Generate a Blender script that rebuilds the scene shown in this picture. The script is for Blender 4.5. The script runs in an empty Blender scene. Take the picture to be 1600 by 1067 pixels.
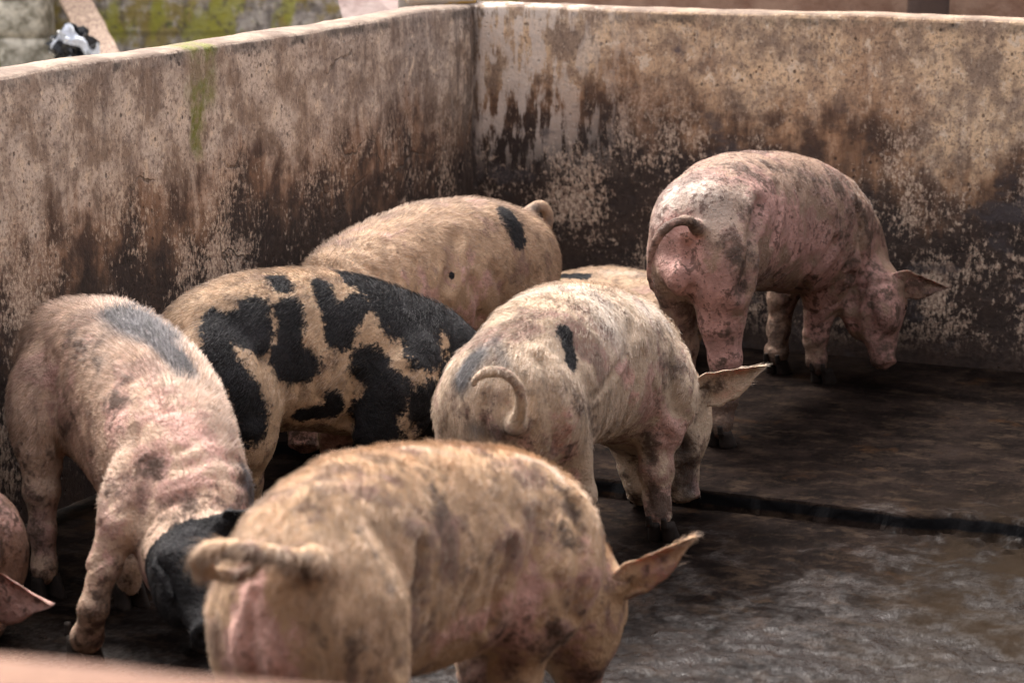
import bpy, math, random
import numpy as np
from mathutils import Vector
from mathutils.bvhtree import BVHTree
R = math.radians
sc = bpy.context.scene
COL = sc.collection
random.seed(5)
RNG = np.random.default_rng(11)

# ------------------------------------------------------------------ camera
PITCH = R(12.1); CAMH = 1.66; FPX = 3600.0
cam_d = bpy.data.cameras.new('camera'); cam = bpy.data.objects.new('camera', cam_d); COL.objects.link(cam)
cam.location = (0, 0, CAMH); cam.rotation_euler = (math.pi/2-PITCH, 0, 0)
cam_d.sensor_width = 36; cam_d.lens = 81.0; cam_d.clip_start = .1; cam_d.clip_end = 400
cam_d.dof.use_dof = True; cam_d.dof.focus_distance = 6.1; cam_d.dof.aperture_fstop = 3.7
sc.camera = cam
# ------------------------------------------------------------------ sky, sun, exposure
SUN_EL, SUN_AZ = R(57), R(-32)          # azimuth measured from +Y towards +X
w = bpy.data.worlds.new('World'); sc.world = w; w.use_nodes = True
wn = w.node_tree; bg = wn.nodes['Background']
sky = wn.nodes.new('ShaderNodeTexSky'); sky.sky_type = 'NISHITA'; sky.sun_disc = False
sky.sun_elevation = SUN_EL; sky.sun_rotation = SUN_AZ; sky.dust_density = 6; sky.air_density = 1.2; sky.ozone_density = .6
hsv = wn.nodes.new('ShaderNodeHueSaturation'); hsv.inputs['Saturation'].default_value = .32     # thin bright overcast
wn.links.new(sky.outputs[0], hsv.inputs['Color'])
tint = wn.nodes.new('ShaderNodeMix'); tint.data_type = 'RGBA'; tint.blend_type = 'MULTIPLY'; tint.inputs[0].default_value = 1
wn.links.new(hsv.outputs[0], tint.inputs[6]); tint.inputs[7].default_value = (1.05, .985, .955, 1); wn.links.new(tint.outputs[2], bg.inputs[0]); bg.inputs[1].default_value = .145
sd = bpy.data.lights.new('sun', 'SUN'); sd.energy = 1.5; sd.angle = R(14); sd.color = (1, .97, .93)
so = bpy.data.objects.new('sun', sd); COL.objects.link(so)
sv = Vector((math.sin(SUN_AZ)*math.cos(SUN_EL), math.cos(SUN_AZ)*math.cos(SUN_EL), math.sin(SUN_EL)))
so.rotation_euler = (-sv).to_track_quat('-Z', 'Y').to_euler()
sc.view_settings.view_transform = 'Standard'; sc.view_settings.look = 'None'
sc.view_settings.exposure = 1.75; sc.view_settings.gamma = 1

def at(px, py, Y):
    """survey helper: the world point at depth Y seen at that spot of the photograph"""
    a = (px-800)/FPX; b = (533.5-py)/FPX
    d = np.array([a, math.cos(PITCH)+b*math.sin(PITCH), -math.sin(PITCH)+b*math.cos(PITCH)])
    return np.array([0, 0, CAMH]) + d*(Y/d[1])
def ray(px, py):
    a = (px-800)/FPX; b = (533.5-py)/FPX
    d = np.array([a, math.cos(PITCH)+b*math.sin(PITCH), -math.sin(PITCH)+b*math.cos(PITCH)])
    return d/np.linalg.norm(d)

# ------------------------------------------------------------------ node helper
class NT:
    def __init__(s, name):
        s.m = bpy.data.materials.new(name); s.m.use_nodes = True
        s.t = s.m.node_tree; s.b = s.t.nodes['Principled BSDF']
    def _in(s, sock, v):
        if hasattr(v, 'links') or isinstance(v, bpy.types.NodeSocket): s.t.links.new(v, sock)
        elif v is not None: sock.default_value = v
    def coord(s, which='Object'):
        return s.t.nodes.new('ShaderNodeTexCoord').outputs[which]
    def scale(s, v, sc_, off=(0, 0, 0)):
        n = s.t.nodes.new('ShaderNodeMapping'); n.inputs['Scale'].default_value = sc_; n.inputs['Location'].default_value = off
        s._in(n.inputs[0], v); return n.outputs[0]
    def noise(s, v, scale, detail=4, rough=.55, dist=0):
        n = s.t.nodes.new('ShaderNodeTexNoise'); s._in(n.inputs['Vector'], v)
        n.inputs['Scale'].default_value = scale; n.inputs['Detail'].default_value = detail
        n.inputs['Roughness'].default_value = rough; n.inputs['Distortion'].default_value = dist
        return n.outputs['Fac']
    def voro(s, v, scale, feature='F1', rnd=1):
        n = s.t.nodes.new('ShaderNodeTexVoronoi'); n.feature = feature; s._in(n.inputs['Vector'], v)
        n.inputs['Scale'].default_value = scale; n.inputs['Randomness'].default_value = rnd
        return n.outputs['Distance']
    def math(s, op, a, b=0.0, clamp=False):
        n = s.t.nodes.new('ShaderNodeMath'); n.operation = op; n.use_clamp = clamp
        s._in(n.inputs[0], a); s._in(n.inputs[1], b); return n.outputs[0]
    def add(s, a, b): return s.math('ADD', a, b)
    def mul(s, a, b): return s.math('MULTIPLY', a, b)
    def sep(s, v):
        n = s.t.nodes.new('ShaderNodeSeparateXYZ'); s._in(n.inputs[0], v); return n.outputs
    def step(s, v, lo, hi, a=0.0, b=1.0):
        n = s.t.nodes.new('ShaderNodeMapRange'); n.interpolation_type = 'SMOOTHSTEP'
        s._in(n.inputs[0], v); n.inputs[1].default_value = lo; n.inputs[2].default_value = hi
        n.inputs[3].default_value = a; n.inputs[4].default_value = b; return n.outputs[0]
    def mix(s, f, a, b):
        n = s.t.nodes.new('ShaderNodeMix'); n.data_type = 'RGBA'
        s._in(n.inputs[0], f)
        for i, v in ((6, a), (7, b)):
            if isinstance(v, tuple): v = (*v, 1) if len(v) == 3 else v
            s._in(n.inputs[i], v)
        return n.outputs[2]
    def attr(s, name):
        n = s.t.nodes.new('ShaderNodeAttribute'); n.attribute_name = name; return n.outputs['Fac']
    def bump(s, h, strength=.5, dist=.01, prev=None):
        n = s.t.nodes.new('ShaderNodeBump'); n.inputs['Strength'].default_value = strength
        n.inputs['Distance'].default_value = dist; s._in(n.inputs['Height'], h)
        if prev is not None: s._in(n.inputs['Normal'], prev)
        return n.outputs[0]
    def out(s, col=None, rough=None, normal=None, spec=None, **k):
        s._in(s.b.inputs['Base Color'], (*col, 1) if isinstance(col, tuple) else col)
        s._in(s.b.inputs['Roughness'], rough)
        if normal is not None: s._in(s.b.inputs['Normal'], normal)
        if spec is not None: s._in(s.b.inputs['Specular IOR Level'], spec)
        for kk, v in k.items(): s._in(s.b.inputs[kk.replace('_', ' ')], v)
        return s.m

# ------------------------------------------------------------------ numpy value noise
def vnoise(P, seed=0):
    P = np.asarray(P, dtype=np.float64); i = np.floor(P).astype(np.int64); f = P-i; f = f*f*(3-2*f)
    def h(x, y, z):
        n = (x*374761393 + y*668265263 + z*2147483647 + seed*1274126177) & 0xffffffff
        n = ((n ^ (n >> 13))*1274126177) & 0xffffffff
        return ((n ^ (n >> 16)) & 0xffff)/65535.0
    r = 0
    for dx in (0, 1):
        for dy in (0, 1):
            for dz in (0, 1):
                wgt = (f[..., 0] if dx else 1-f[..., 0])*(f[..., 1] if dy else 1-f[..., 1])*(f[..., 2] if dz else 1-f[..., 2])
                r = r + wgt*h(i[..., 0]+dx, i[..., 1]+dy, i[..., 2]+dz)
    return r
def fbm(P, oct=4, seed=0):
    a, s, r, q = 1, 0, 0, np.asarray(P, dtype=float)
    for o in range(oct): r = r+a*(vnoise(q, seed+o)-.5); s += a; a *= .5; q = q*2.03
    return r/s*2

# ------------------------------------------------------------------ mesh helper
def mesh_obj(name, V, F, mat=None, parent=None, loc=(0, 0, 0), smooth=True, mats=None, fmat=None):
    """F: list of polygons or an (n,4)/(n,3) array. V is in world space; loc moves the origin."""
    V = np.asarray(V, dtype=float) - np.asarray(loc, dtype=float)
    me = bpy.data.meshes.new(name)
    if isinstance(F, np.ndarray):
        k = F.shape[1]
        me.vertices.add(len(V)); me.vertices.foreach_set('co', V.astype(np.float32).ravel())
        me.loops.add(F.size); me.loops.foreach_set('vertex_index', F.astype(np.int32).ravel())
        me.polygons.add(len(F)); me.polygons.foreach_set('loop_start', np.arange(0, F.size, k, dtype=np.int32))
        me.update(calc_edges=True)
    else:
        me.from_pydata(V.tolist(), [], F); me.update()
    me.validate()
    if smooth: me.polygons.foreach_set('use_smooth', [True]*len(me.polygons))
    for m in (mats or ([mat] if mat else [])): me.materials.append(m)
    if fmat is not None: me.polygons.foreach_set('material_index', fmat)
    o = bpy.data.objects.new(name, me); COL.objects.link(o)
    if parent is not None: o.parent = parent
    else: o.location = loc
    return o
def tag(o, label=None, cat=None, group=None, kind=None):
    for k, v in (('label', label), ('category', cat), ('group', group), ('kind', kind)):
        if v: o[k] = v
    return o
def empty(name, loc):
    o = bpy.data.objects.new(name, None); COL.objects.link(o); o.location = loc; o.empty_display_size = .1; return o
def grid_faces(nu, nv, wrap_u=False):
    F = []
    for i in range(nu if wrap_u else nu-1):
        for j in range(nv-1):
            a = i*nv+j; b = ((i+1) % nu)*nv+j
            F.append((a, b, b+1, a+1))
    return F
def rough_box(size, seg=.05, amp=.01, fr=6, seed=0, rnd=.15):
    """a box of size (x,y,z) standing on z=0, subdivided and roughened into worn masonry"""
    n = [max(2, int(math.ceil(s/seg))+1) for s in size]
    V = []; idx = {}; F = []
    def vid(p):
        if p not in idx: idx[p] = len(V); V.append([p[k]/(n[k]-1)*size[k] for k in range(3)])
        return idx[p]
    for ax in range(3):
        u, v = [(1, 2), (2, 0), (0, 1)][ax]
        for side in (0, n[ax]-1):
            for i in range(n[u]-1):
                for j in range(n[v]-1):
                    q = []
                    for di, dj in ((0, 0), (1, 0), (1, 1), (0, 1)):
                        p = [0, 0, 0]; p[ax] = side; p[u] = i+di; p[v] = j+dj; q.append(vid(tuple(p)))
                    F.append(q if side else q[::-1])
    V = np.array(V); c = np.array(size)/2
    D = np.stack([fbm(V*fr+17, 4, seed), fbm(V*fr+57, 4, seed+9), fbm(V*fr+91, 4, seed+23)], 1)*amp
    e = (np.abs(V-c) > c-1e-6).sum(1)          # corners and edges worn back
    pull = (V-c); pull = -np.sign(pull)*(np.abs(V-c) > c-1e-6)*((e >= 2)[:, None])*amp*rnd*6
    return V + D + pull, F

def blob(c, r, seed, amp=.3, n1=40, n2=28, fr=9):
    V = []
    for i in range(n1):
        for j in range(n2):
            th = 2*math.pi*i/n1; ph = math.pi*j/(n2-1)
            V.append((math.sin(ph)*math.cos(th), math.sin(ph)*math.sin(th), math.cos(ph)))
    V = np.array(V); k = 1-amp*np.abs(fbm(V*fr*.25+5, 3, seed))*1.6+fbm(V*fr+3, 3, seed)*amp*.25
    return np.array(c)+V*np.array(r)*k[:, None], grid_faces(n1, n2, True)
CORNER = np.array([-.137, 8.042, 0.]); ANG = R(23.5)
DR = np.array([math.cos(ANG), -math.sin(ANG), 0]); DL = np.array([-math.sin(ANG), -math.cos(ANG), 0])
WALL_H = 1.118; TH = .13

# ------------------------------------------------------------------ wall plaster
def wall_material(name, flip, warm):
    n = NT(name); P = n.coord(); x, y, z = n.sep(P)
    o = 0 if not flip else 7.3
    Pm = n.scale(P, (1, 1, 1), (o, 0, o))
    big = n.noise(Pm, 1.7, 3, .5); mid = n.noise(Pm, 7, 5, .6); fine = n.noise(Pm, 45, 6, .7)
    vf = n.noise(n.scale(Pm, (1, 1, .22)), 26, 5, .65)                   # vertical run marks
    vfine = n.noise(n.scale(Pm, (1, 1, .42)), 100, 4, .7)
    base = n.mix(n.step(mid, .40, .60), (.28, .20, .145), (.70, .50, .32) if warm else (.60, .485, .39))
    base = n.mix(n.step(big, .42, .62, 0, .7), base, (.38, .22, .125) if warm else (.27, .22, .19))
    base = n.mix(n.step(fine, .50, .64, 0, .6), base, (.13, .09, .07))
    base = n.mix(n.step(vf, .54, .64, 0, .22 if warm else .5), base, (.60, .48, .38))
    m18 = n.noise(n.scale(Pm, (1, 1, .8), (2, 0, 6)), 19, 6, .72, .4)
    base = n.mix(n.step(m18, .50, .62, 0, .42), base, (.20, .135, .10) if warm else (.19, .145, .125))
    base = n.mix(n.mul(n.step(m18, .45, .38), n.step(mid, .42, .56)), base, (.66, .52, .39))
    sp1 = n.noise(n.scale(Pm, (1, 1, .7)), 115, 4, .7); sp2 = n.noise(n.scale(Pm, (1, 1, .5), (3, 0, 8)), 70, 5, .75)
    base = n.mix(n.step(sp1, .53, .62, 0, .6), base, (.12, .08, .065)); base = n.mix(n.step(sp2, .56, .66, 0, .5), base, (.68, .56, .44))
    # grime climbing from the floor
    lvl = n.add(z, n.mul(n.add(big, -.5), -.9)); lvl = n.add(lvl, n.mul(n.add(vf, -.5), .42)); lvl = n.add(lvl, n.mul(n.add(mid, -.5), .30))
    brown = n.step(lvl, .92 if warm else .90, .66, 0, .90)
    c = n.mix(brown, base, n.mix(n.step(mid, .42, .58), (.075, .038, .024), (.29, .155, .085)))
    dark = n.step(lvl, .80, .52, 0, .95)
    c = n.mix(dark, c, n.mix(n.step(fine, .35, .7), (.022, .016, .014), (.05, .035, .03)))
    # pale plaster flecks left in the grime
    fm = n.add(n.mul(n.noise(Pm, 3.2, 5, .65), 1.7), n.mul(vfine, 1.0)); fm = n.add(fm, n.mul(n.add(fine, -.5), .9))
    fl = n.mul(n.step(fm, 1.37, 1.53), n.step(z, .02, .16)); fl = n.mul(fl, n.step(z, .98, .6))
    c = n.mix(n.mul(fl, .8), c, n.mix(n.step(sp1, .4, .58), (.68, .53, .40), (.28, .19, .14)))
    # pits, scratches
    pit = n.step(n.voro(n.scale(Pm, (1, 1, .8)), 34), .12, .20, 1, 0); pit = n.mul(pit, n.step(mid, .48, .6))
    c = n.mix(n.mul(pit, .75), c, (.05, .035, .03))
    # dark leak stains, and a patchy dark strip below the top edge
    dr = n.mul(n.step(n.noise(n.scale(Pm, (1, 1, .12)), 9, 4, .6), .56, .70), n.step(z, .72, 1.1))
    c = n.mix(n.mul(dr, .6), c, (.10, .07, .06))
    lip = n.mul(n.step(n.add(z, n.mul(n.add(fine, -.5), .05)), 1.075, 1.10), n.step(mid, .42, .6)); lip = n.mul(lip, n.step(z, 1.117, 1.11))
    c = n.mix(n.mul(lip, .75), c, (.045, .035, .03))
    # up-facing top coloured darker to offset the sunlight on it
    Nz = n.sep(n.t.nodes.new('ShaderNodeNewGeometry').outputs['Normal'])[2]
    topm = n.mul(n.step(Nz, .55, .8), n.step(z, 1.0, 1.05))
    c = n.mix(n.mul(topm, .85), c, n.mix(n.step(mid, .4, .65), (.15, .11, .085), (.27, .205, .155)))
    if flip:        # whitewash run down beside the corner
        cw = n.mul(n.step(x, .75, .05), n.step(n.add(vf, n.mul(n.add(mid, -.5), .6)), .46, .56)); cw = n.mul(cw, n.step(z, .5, .75))
        c = n.mix(n.mul(cw, .8), c, (.66, .57, .50))
        cd = n.mul(n.step(n.add(x, n.mul(n.add(vf, -.5), .12)), .05, .0), 1.0)
        c = n.mix(n.mul(cd, .8), c, (.06, .045, .04))
        # big smoky blotches mid wall
        bl = n.step(n.noise(n.scale(Pm, (1, 1, 1.5), (3.1, 0, 1)), 4.2, 4, .6), .56, .66)
        c = n.mix(n.mul(n.mul(bl, n.step(z, .98, .7)), .8), c, (.06, .05, .052))
        sp = n.step(n.noise(n.scale(Pm, (1, 1, .7), (9.1, 0, 4)), 8, 4, .6), .64, .72)
        c = n.mix(n.mul(n.mul(sp, n.step(z, .8, .9)), .75), c, (.09, .07, .075))
    else:           # moss streak where a leak runs over
        xx = n.add(x, n.mul(n.add(n.noise(n.scale(Pm, (1, 1, .4)), 18, 3, .6), -.5), .10))
        band = n.mul(n.step(xx, -1.90, -1.85), n.step(xx, -1.70, -1.77))
        narrow = n.mul(n.step(xx, -1.88, -1.85), n.step(xx, -1.79, -1.82))
        zz = n.add(z, n.mul(n.add(mid, -.5), .12)); up = n.step(zz, .93, 1.0); mossm = n.add(n.mul(band, up), n.mul(n.mul(narrow, n.step(zz, .79, .86)), n.step(z, .99, .93)))
        mossm = n.mul(n.math('MINIMUM', mossm, 1.0), n.step(mid, .40, .54, .2, 1.0)); mossm = n.mul(mossm, n.step(fine, .34, .50, .5, 1))
        c = n.mix(mossm, c, n.mix(n.step(fine, .4, .6), (.12, .15, .02), (.20, .18, .06)))
        cd = n.mul(n.step(n.add(x, n.mul(n.add(vf, -.5), .25)), -.30, -.02), n.step(vf, .42, .55))
        c = n.mix(n.mul(cd, .7), c, (.08, .06, .05))
    wc = n.t.nodes.new('ShaderNodeVectorMath'); wc.operation = 'ADD'; nc = n.t.nodes.new('ShaderNodeTexNoise'); nc.inputs['Scale'].default_value = 6; nc.inputs['Detail'].default_value = 5
    n._in(nc.inputs['Vector'], Pm); n._in(wc.inputs[0], Pm)
    sc3 = n.t.nodes.new('ShaderNodeVectorMath'); sc3.operation = 'SCALE'; n._in(sc3.inputs[0], nc.outputs['Color']); sc3.inputs['Scale'].default_value = .28; n._in(wc.inputs[1], sc3.outputs[0])
    crack = n.mul(n.step(n.voro(wc.outputs[0], 1.9, 'DISTANCE_TO_EDGE'), .004, .012, 1, 0), n.step(big, .47, .56))
    crack = n.mul(crack, 0.0 if flip else 1.0); c = n.mix(n.mul(crack, .75), c, (.06, .045, .035))
    h = n.add(n.mul(mid, .5), n.mul(fine, .5)); h = n.add(h, n.mul(pit, -.7)); h = n.add(h, n.mul(crack, -.8)); h = n.add(h, n.mul(m18, .6)); h = n.add(h, n.mul(fl, .25))
    return n.out(c, n.step(dark, 0, 1, .88, .62), n.bump(h, .7, .012), .3)
M_WL = wall_material('left_wall_plaster', False, False)
M_WR = wall_material('back_wall_plaster', True, True)

def pen_wall(name, L, x0, mat, dirx, seed, label, extend=0):
    """wall slab in local axes: x along, y thickness (behind), z up; its top edge worn and wavy"""
    nx = int(L/.03)+1; prof = []
    zs = np.linspace(0, 1, 30)
    ring = [(0, z*WALL_H) for z in zs] + [(-.004, WALL_H+.006), (-TH*.12, WALL_H+.011), (-TH*.5, WALL_H+.014), (-TH*.88, WALL_H+.010), (-TH, WALL_H)] + [(-TH, z) for z in (WALL_H*.6, WALL_H*.3, 0)]
    V = []
    for i in range(nx):
        x = x0 + L*i/(nx-1)
        for (y, z) in ring: V.append((x, y, z))
    V = np.array(V)
    nz = fbm(np.stack([V[:, 0]*3, V[:, 2]*3, V[:, 1]*0], 1), 4, seed)*.010 + fbm(np.stack([V[:, 0]*22, V[:, 2]*22, V[:, 1]*20], 1), 3, seed+3)*.004
    V[:, 1] += nz
    top = np.clip((V[:, 2]-WALL_H*.9)/(WALL_H*.1), 0, 1)
    V[:, 2] += top*(fbm(np.stack([V[:, 0]*2.5, V[:, 1]*6, V[:, 2]*0], 1), 5, seed+5)*.013)
    V[:, 1] += top*fbm(np.stack([V[:, 0]*7, V[:, 1]*0+3, V[:, 2]*0], 1), 4, seed+8)*.010
    o = mesh_obj(name, V, grid_faces(nx, len(ring)), mat)
    return tag(o, label, 'wall')
# left wall: local +x runs from far left to the corner (x=0), its face looks to local +y ... placed by rotation
wl = pen_wall('pen_wall', 6.2, -6.2, M_WL, 1, 3, 'left plaster pen wall with a green moss streak and brown grime below')
wl.location = CORNER; wl.rotation_euler = (0, 0, math.atan2(-DL[1], -DL[0])); wl.scale = (1, -1, 1)
wr = pen_wall('pen_wall', 4.7, -.10, M_WR, 1, 21, 'back plaster wall of the pen behind the tall pink pig, smoky dark blotches across it')
wr.location = CORNER; wr.rotation_euler = (0, 0, -ANG); wr.scale = (1, -1, 1)
# small cement plinth joint filling the outer corner
# ------------------------------------------------------------------ pen floor
def floor_material():
    n = NT('wet_muddy_concrete'); P = n.coord(); x, y, z = n.sep(P)   # x along back wall, y out into the pen
    big = n.noise(P, 1.3, 4, .55); mid = n.noise(P, 6, 5, .65, .3); fine = n.noise(P, 40, 6, .7)
    st = n.noise(n.scale(P, (1, 1.5, 1)), 10, 6, .7)
    c = n.mix(n.step(mid, .35, .68), (.0045, .0033, .0030), (.013, .009, .0075))
    c = n.mix(n.step(st, .48, .68, 0, .55), c, (.034, .023, .016))
    rust = n.mul(n.step(n.noise(n.scale(P, (1, .9, 1), (4, 2, 0)), 4.4, 5, .7), .58, .72), .45)
    c = n.mix(rust, c, (.042, .021, .010))
    c = n.mix(n.step(fine, .55, .75, 0, .55), c, (.004, .0035, .0033))
    grit = n.noise(n.scale(P, (1, .5, 1)), 95, 4, .75); grit2 = n.noise(n.scale(P, (1, .45, 1), (3, 1, 0)), 34, 5, .72)
    c = n.mix(n.step(grit, .56, .68, 0, .4), c, (.034, .024, .018)); c = n.mix(n.step(grit2, .54, .64, 0, .6), c, (.0035, .003, .0028))
    # olive slurry on the right
    wx = n.add(n.mul(n.add(x, -1.9), 1.0), n.mul(n.add(big, -.5), 1.0))
    slur = n.mul(n.step(wx, -.12, .45), n.step(y, 1.25, 1.9))
    c = n.mix(n.mul(slur, .8), c, n.mix(n.step(mid, .4, .6), (.020, .0140, .0092), (.009, .0064, .0046)))
    wet = n.step(n.add(n.add(n.mul(y, .22), n.mul(x, .13)), n.mul(n.add(mid, -.5), .9)), .66, .98)
    spk = n.noise(n.scale(P, (1, .75, 1)), 62, 4, .6); spk2 = n.noise(P, 17, 4, .6)
    gl = n.mul(n.mul(n.step(spk, .40, .54, .45, 1), n.step(spk2, .36, .60, .5, 1)), wet)
    rough = n.math('SUBTRACT', n.step(n.noise(P, 14, 4, .6), .35, .65, .66, .85), n.mul(gl, .60))
    rough = n.math('MAXIMUM', rough, .12)
    h1 = n.noise(n.scale(P, (1, .5, 1)), 52, 5, .66, .3); h2 = n.noise(n.scale(P, (1, .7, 1)), 120, 3, .6)
    h3 = n.noise(P, 9, 3, .5)
    hh = n.add(n.mul(h1, .8), n.mul(h2, .3)); hh = n.add(hh, n.mul(h3, .7))
    bs = n.t.nodes.new('ShaderNodeBump'); n._in(bs.inputs['Height'], hh); bs.inputs['Distance'].default_value = .0065
    n._in(bs.inputs['Strength'], n.add(n.mul(wet, .60), .40))
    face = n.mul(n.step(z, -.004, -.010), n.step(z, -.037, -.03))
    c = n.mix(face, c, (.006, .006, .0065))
    return n.out(c, rough, bs.outputs[0], n.mul(n.add(n.mul(gl, .32), .008), n.math('SUBTRACT', 1.0, face, True)))
M_FLOOR = floor_material()
STEPV = 1.74     # distance of the gutter step from the back wall
def floor_z(x, y):
    v = (x-CORNER[0])*-math.sin(ANG)+(y-CORNER[1])*-math.cos(ANG)
    return 0.0 if v < STEPV else -.046
def build_floor():
    us = np.concatenate([np.arange(-2.6, -.2, .05), np.arange(-.2, 3.4, .012)])
    vs = np.concatenate([np.arange(-.12, 1.55, .03), np.arange(1.55, 1.72, .012), [1.728, 1.735, 1.738], [1.741, 1.744, 1.75, 1.76], np.arange(1.77, 2.0, .012), np.arange(2.0, 3.6, .013), np.arange(3.6, 7.4, .06)])
    U, Vv = np.meshgrid(us, vs, indexing='ij'); Z = np.zeros_like(U)
    q = np.stack([U, Vv, 0*U], -1)
    # ragged edge: shift of the step
    muddy = np.clip((U-1.93)/.22, 0, 1)
    edge = STEPV + fbm(q*[7, 0, 0]+3, 4, 3)*(.004+.05*muddy)
    wdt = .003 + .03*muddy
    s = np.clip((Vv-edge)/wdt+.5, 0, 1); s = s*s*(3-2*s)
    Z -= .048*s
    n1 = fbm(q*14, 4, 31); n2 = fbm(q*45, 3, 41)
    nearstep = np.exp(-((Vv-STEPV)/.10)**2)
    mudr = np.clip((U-1.0)/.7, 0, 1)*np.clip((Vv-1.3)/.5, 0, 1)
    Z += (n1*.010+n2*.0045)*(muddy*nearstep*1.5) + (n1*.005+n2*.0045)*(.12+mudr)*(Vv > STEPV+.01)
    rg = 1-np.abs(fbm(q*[17, 17, 1]+fbm(q*5, 2, 63)[..., None]*1.2, 3, 61)); rg2 = 1-np.abs(fbm(q*[38, 38, 1], 2, 67))
    slm = np.clip((U-.7)/1.0, 0, 1)*np.clip((Vv-1.95)/.9, 0, 1)*np.clip(fbm(q*1.7, 3, 69)*1.5+.75, .1, 1)
    Z += ((rg-.8)*.012+(rg2-.8)*.007)*slm
    Z += (rg-.8)*.05*muddy*nearstep+(rg2-.8)*.022*muddy*nearstep
    Z += fbm(q*2.2, 3, 51)*.004
    Z -= .012*np.clip((.12-Vv)/.12, 0, 1)*0
    V = np.stack([U, Vv, Z], -1).reshape(-1, 3)
    nu, nv = len(us), len(vs)
    i, j = np.meshgrid(np.arange(nu-1), np.arange(nv-1), indexing='ij'); a = (i*nv+j).ravel()
    F = np.stack([a, a+1, a+nv+1, a+nv], 1)
    o = mesh_obj('floor', V, F[:, ::-1].copy(), M_FLOOR)
    o.location = CORNER; o.rotation_euler = (0, 0, -ANG); o.scale = (1, -1, 1)
    return tag(o, kind='structure')
build_floor()
g = NT('bare_earth'); P = g.coord()
m = g.out(g.mix(g.step(g.noise(P, 2, 6, .6), .4, .65), (.09, .06, .04), (.20, .15, .10)), .95, g.bump(g.noise(P, 20, 6, .7), .6, .03))
gr = mesh_obj('ground', [(-120, -60, -.09), (120, -60, -.09), (120, 220, -.09), (-120, 220, -.09)], [(0, 1, 2, 3)], m, smooth=False); tag(gr, kind='structure')

# near wall, right under the camera, out of focus
n = NT('ochre_plaster'); P = n.coord(); a_ = n.noise(P, 9, 5, .6)
M_NEAR = n.out(n.mix(n.step(a_, .35, .68), (.14, .075, .053), (.21, .12, .083)), .85, n.bump(n.noise(P, 50, 5, .7), .5, .01), .3)
V, F = rough_box((3.6, .12, 1.079), .04, .006, 7, 61)
nw = mesh_obj('pen_wall', V, F, M_NEAR); nw.location = (-1.2, 1.70, 0); nw.rotation_euler = (0, 0, -R(14)); tag(nw, 'salmon orange plaster wall top in the near left foreground, out of focus', 'wall')

# unseen walls and roof added behind and beside the camera to block light
n = NT('light_block_plaster'); P = n.coord()
M_LIGHT_BLOCK = n.out(n.mix(n.noise(P, 3, 5, .6), (.12, .085, .065), (.22, .165, .13)), .9)
def light_block(name, size, loc, rz, seed):
    V, F = rough_box(size, .25, .01, 2, seed); o = mesh_obj(name, V, F, M_LIGHT_BLOCK); o.location = loc; o.rotation_euler = (0, 0, rz); tag(o, kind='structure')
light_block('light_block_wall', (9.0, .2, 3.1), (-4.2, -1.1, -.09), 0, 101)
light_block('light_block_wall', (.2, 8.0, 2.3), (4.3, -.8, -.09), 0, 102)
light_block('light_block_roof', (9.6, 2.6, .06), (-4.5, -1.2, 3.03), 0, 103)
# ------------------------------------------------------------------ background beyond the left wall
def moss_wall_material():
    n = NT('mossy_blocks'); P = n.coord()
    br = n.t.nodes.new('ShaderNodeTexBrick'); n._in(br.inputs['Vector'], n.scale(P, (1, 1, 1)))
    mp = n.t.nodes.new('ShaderNodeCombineXYZ'); x, y, z = n.sep(P); n._in(mp.inputs[0], x); n._in(mp.inputs[1], z); n._in(br.inputs['Vector'], mp.outputs[0])
    br.inputs['Scale'].default_value = 1; br.inputs['Brick Width'].default_value = .42; br.inputs['Row Height'].default_value = .21; br.inputs['Mortar Size'].default_value = .012
    m1 = n.noise(P, 5, 5, .65); m2 = n.noise(P, 13, 4, .6); m3 = n.noise(n.scale(P, (1, 1, .5), (5, 0, 3)), 4, 4, .6)
    c = n.mix(n.step(m2, .35, .65), (.20, .18, .165), (.50, .46, .41))
    c = n.mix(n.mul(n.step(m1, .47, .56), .8), c, (.27, .21, .035))
    c = n.mix(n.mul(n.step(m3, .50, .58), .85), c, (.31, .31, .045))
    c = n.mix(n.mul(n.step(m2, .60, .70), .8), c, (.20, .25, .04))
    lf = n.step(n.add(x, n.mul(n.add(m2, -.5), .3)), 4.95, 4.55)       # greener to the left
    c = n.mix(n.mul(lf, n.step(m1, .36, .5, .3, .9)), c, (.20, .29, .03))
    c = n.mix(n.mul(n.step(n.noise(P, 21, 4, .7), .52, .62), .7), c, (.10, .085, .07)); c = n.mix(n.mul(br.outputs['Fac'], .3), c, (.06, .05, .04))
    return n.out(c, .9, n.bump(n.add(m2, n.mul(br.outputs['Fac'], -.6)), .8, .03))
V, F = rough_box((8.0, .2, 2.6), .09, .014, 5, 71)
mw = mesh_obj('block_wall', V, F, moss_wall_material()); mw.location = (-7.3, 11.55, -.09); tag(mw, 'yellow green mossy block wall out of focus beyond the left pen wall', 'wall')
# rubble pillar
n = NT('pale_rubble'); P = n.coord()
M_STONE = n.out(n.mix(n.step(n.noise(P, 8, 5, .65), .38, .62), (.20, .18, .13), (.70, .65, .54)), .9, n.bump(n.noise(P, 30, 5, .7), .8, .02))
rp = empty('stone_pillar', (-2.36, 11.3, -.09)); tag(rp, 'rough stacked pale stone pillar standing against the mossy wall at far left', 'pillar')
zc = 0; k = 0
while zc < 2.3:
    hgt = random.uniform(.13, .2); V, F = rough_box((.26, .24, hgt), .05, .016, 12, 80+k, .08)
    o = mesh_obj('stone', V+np.array([-.13+random.uniform(-.02, .02), -.12, zc]), F, M_STONE, rp); zc += hgt*.97; k += 1
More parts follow.
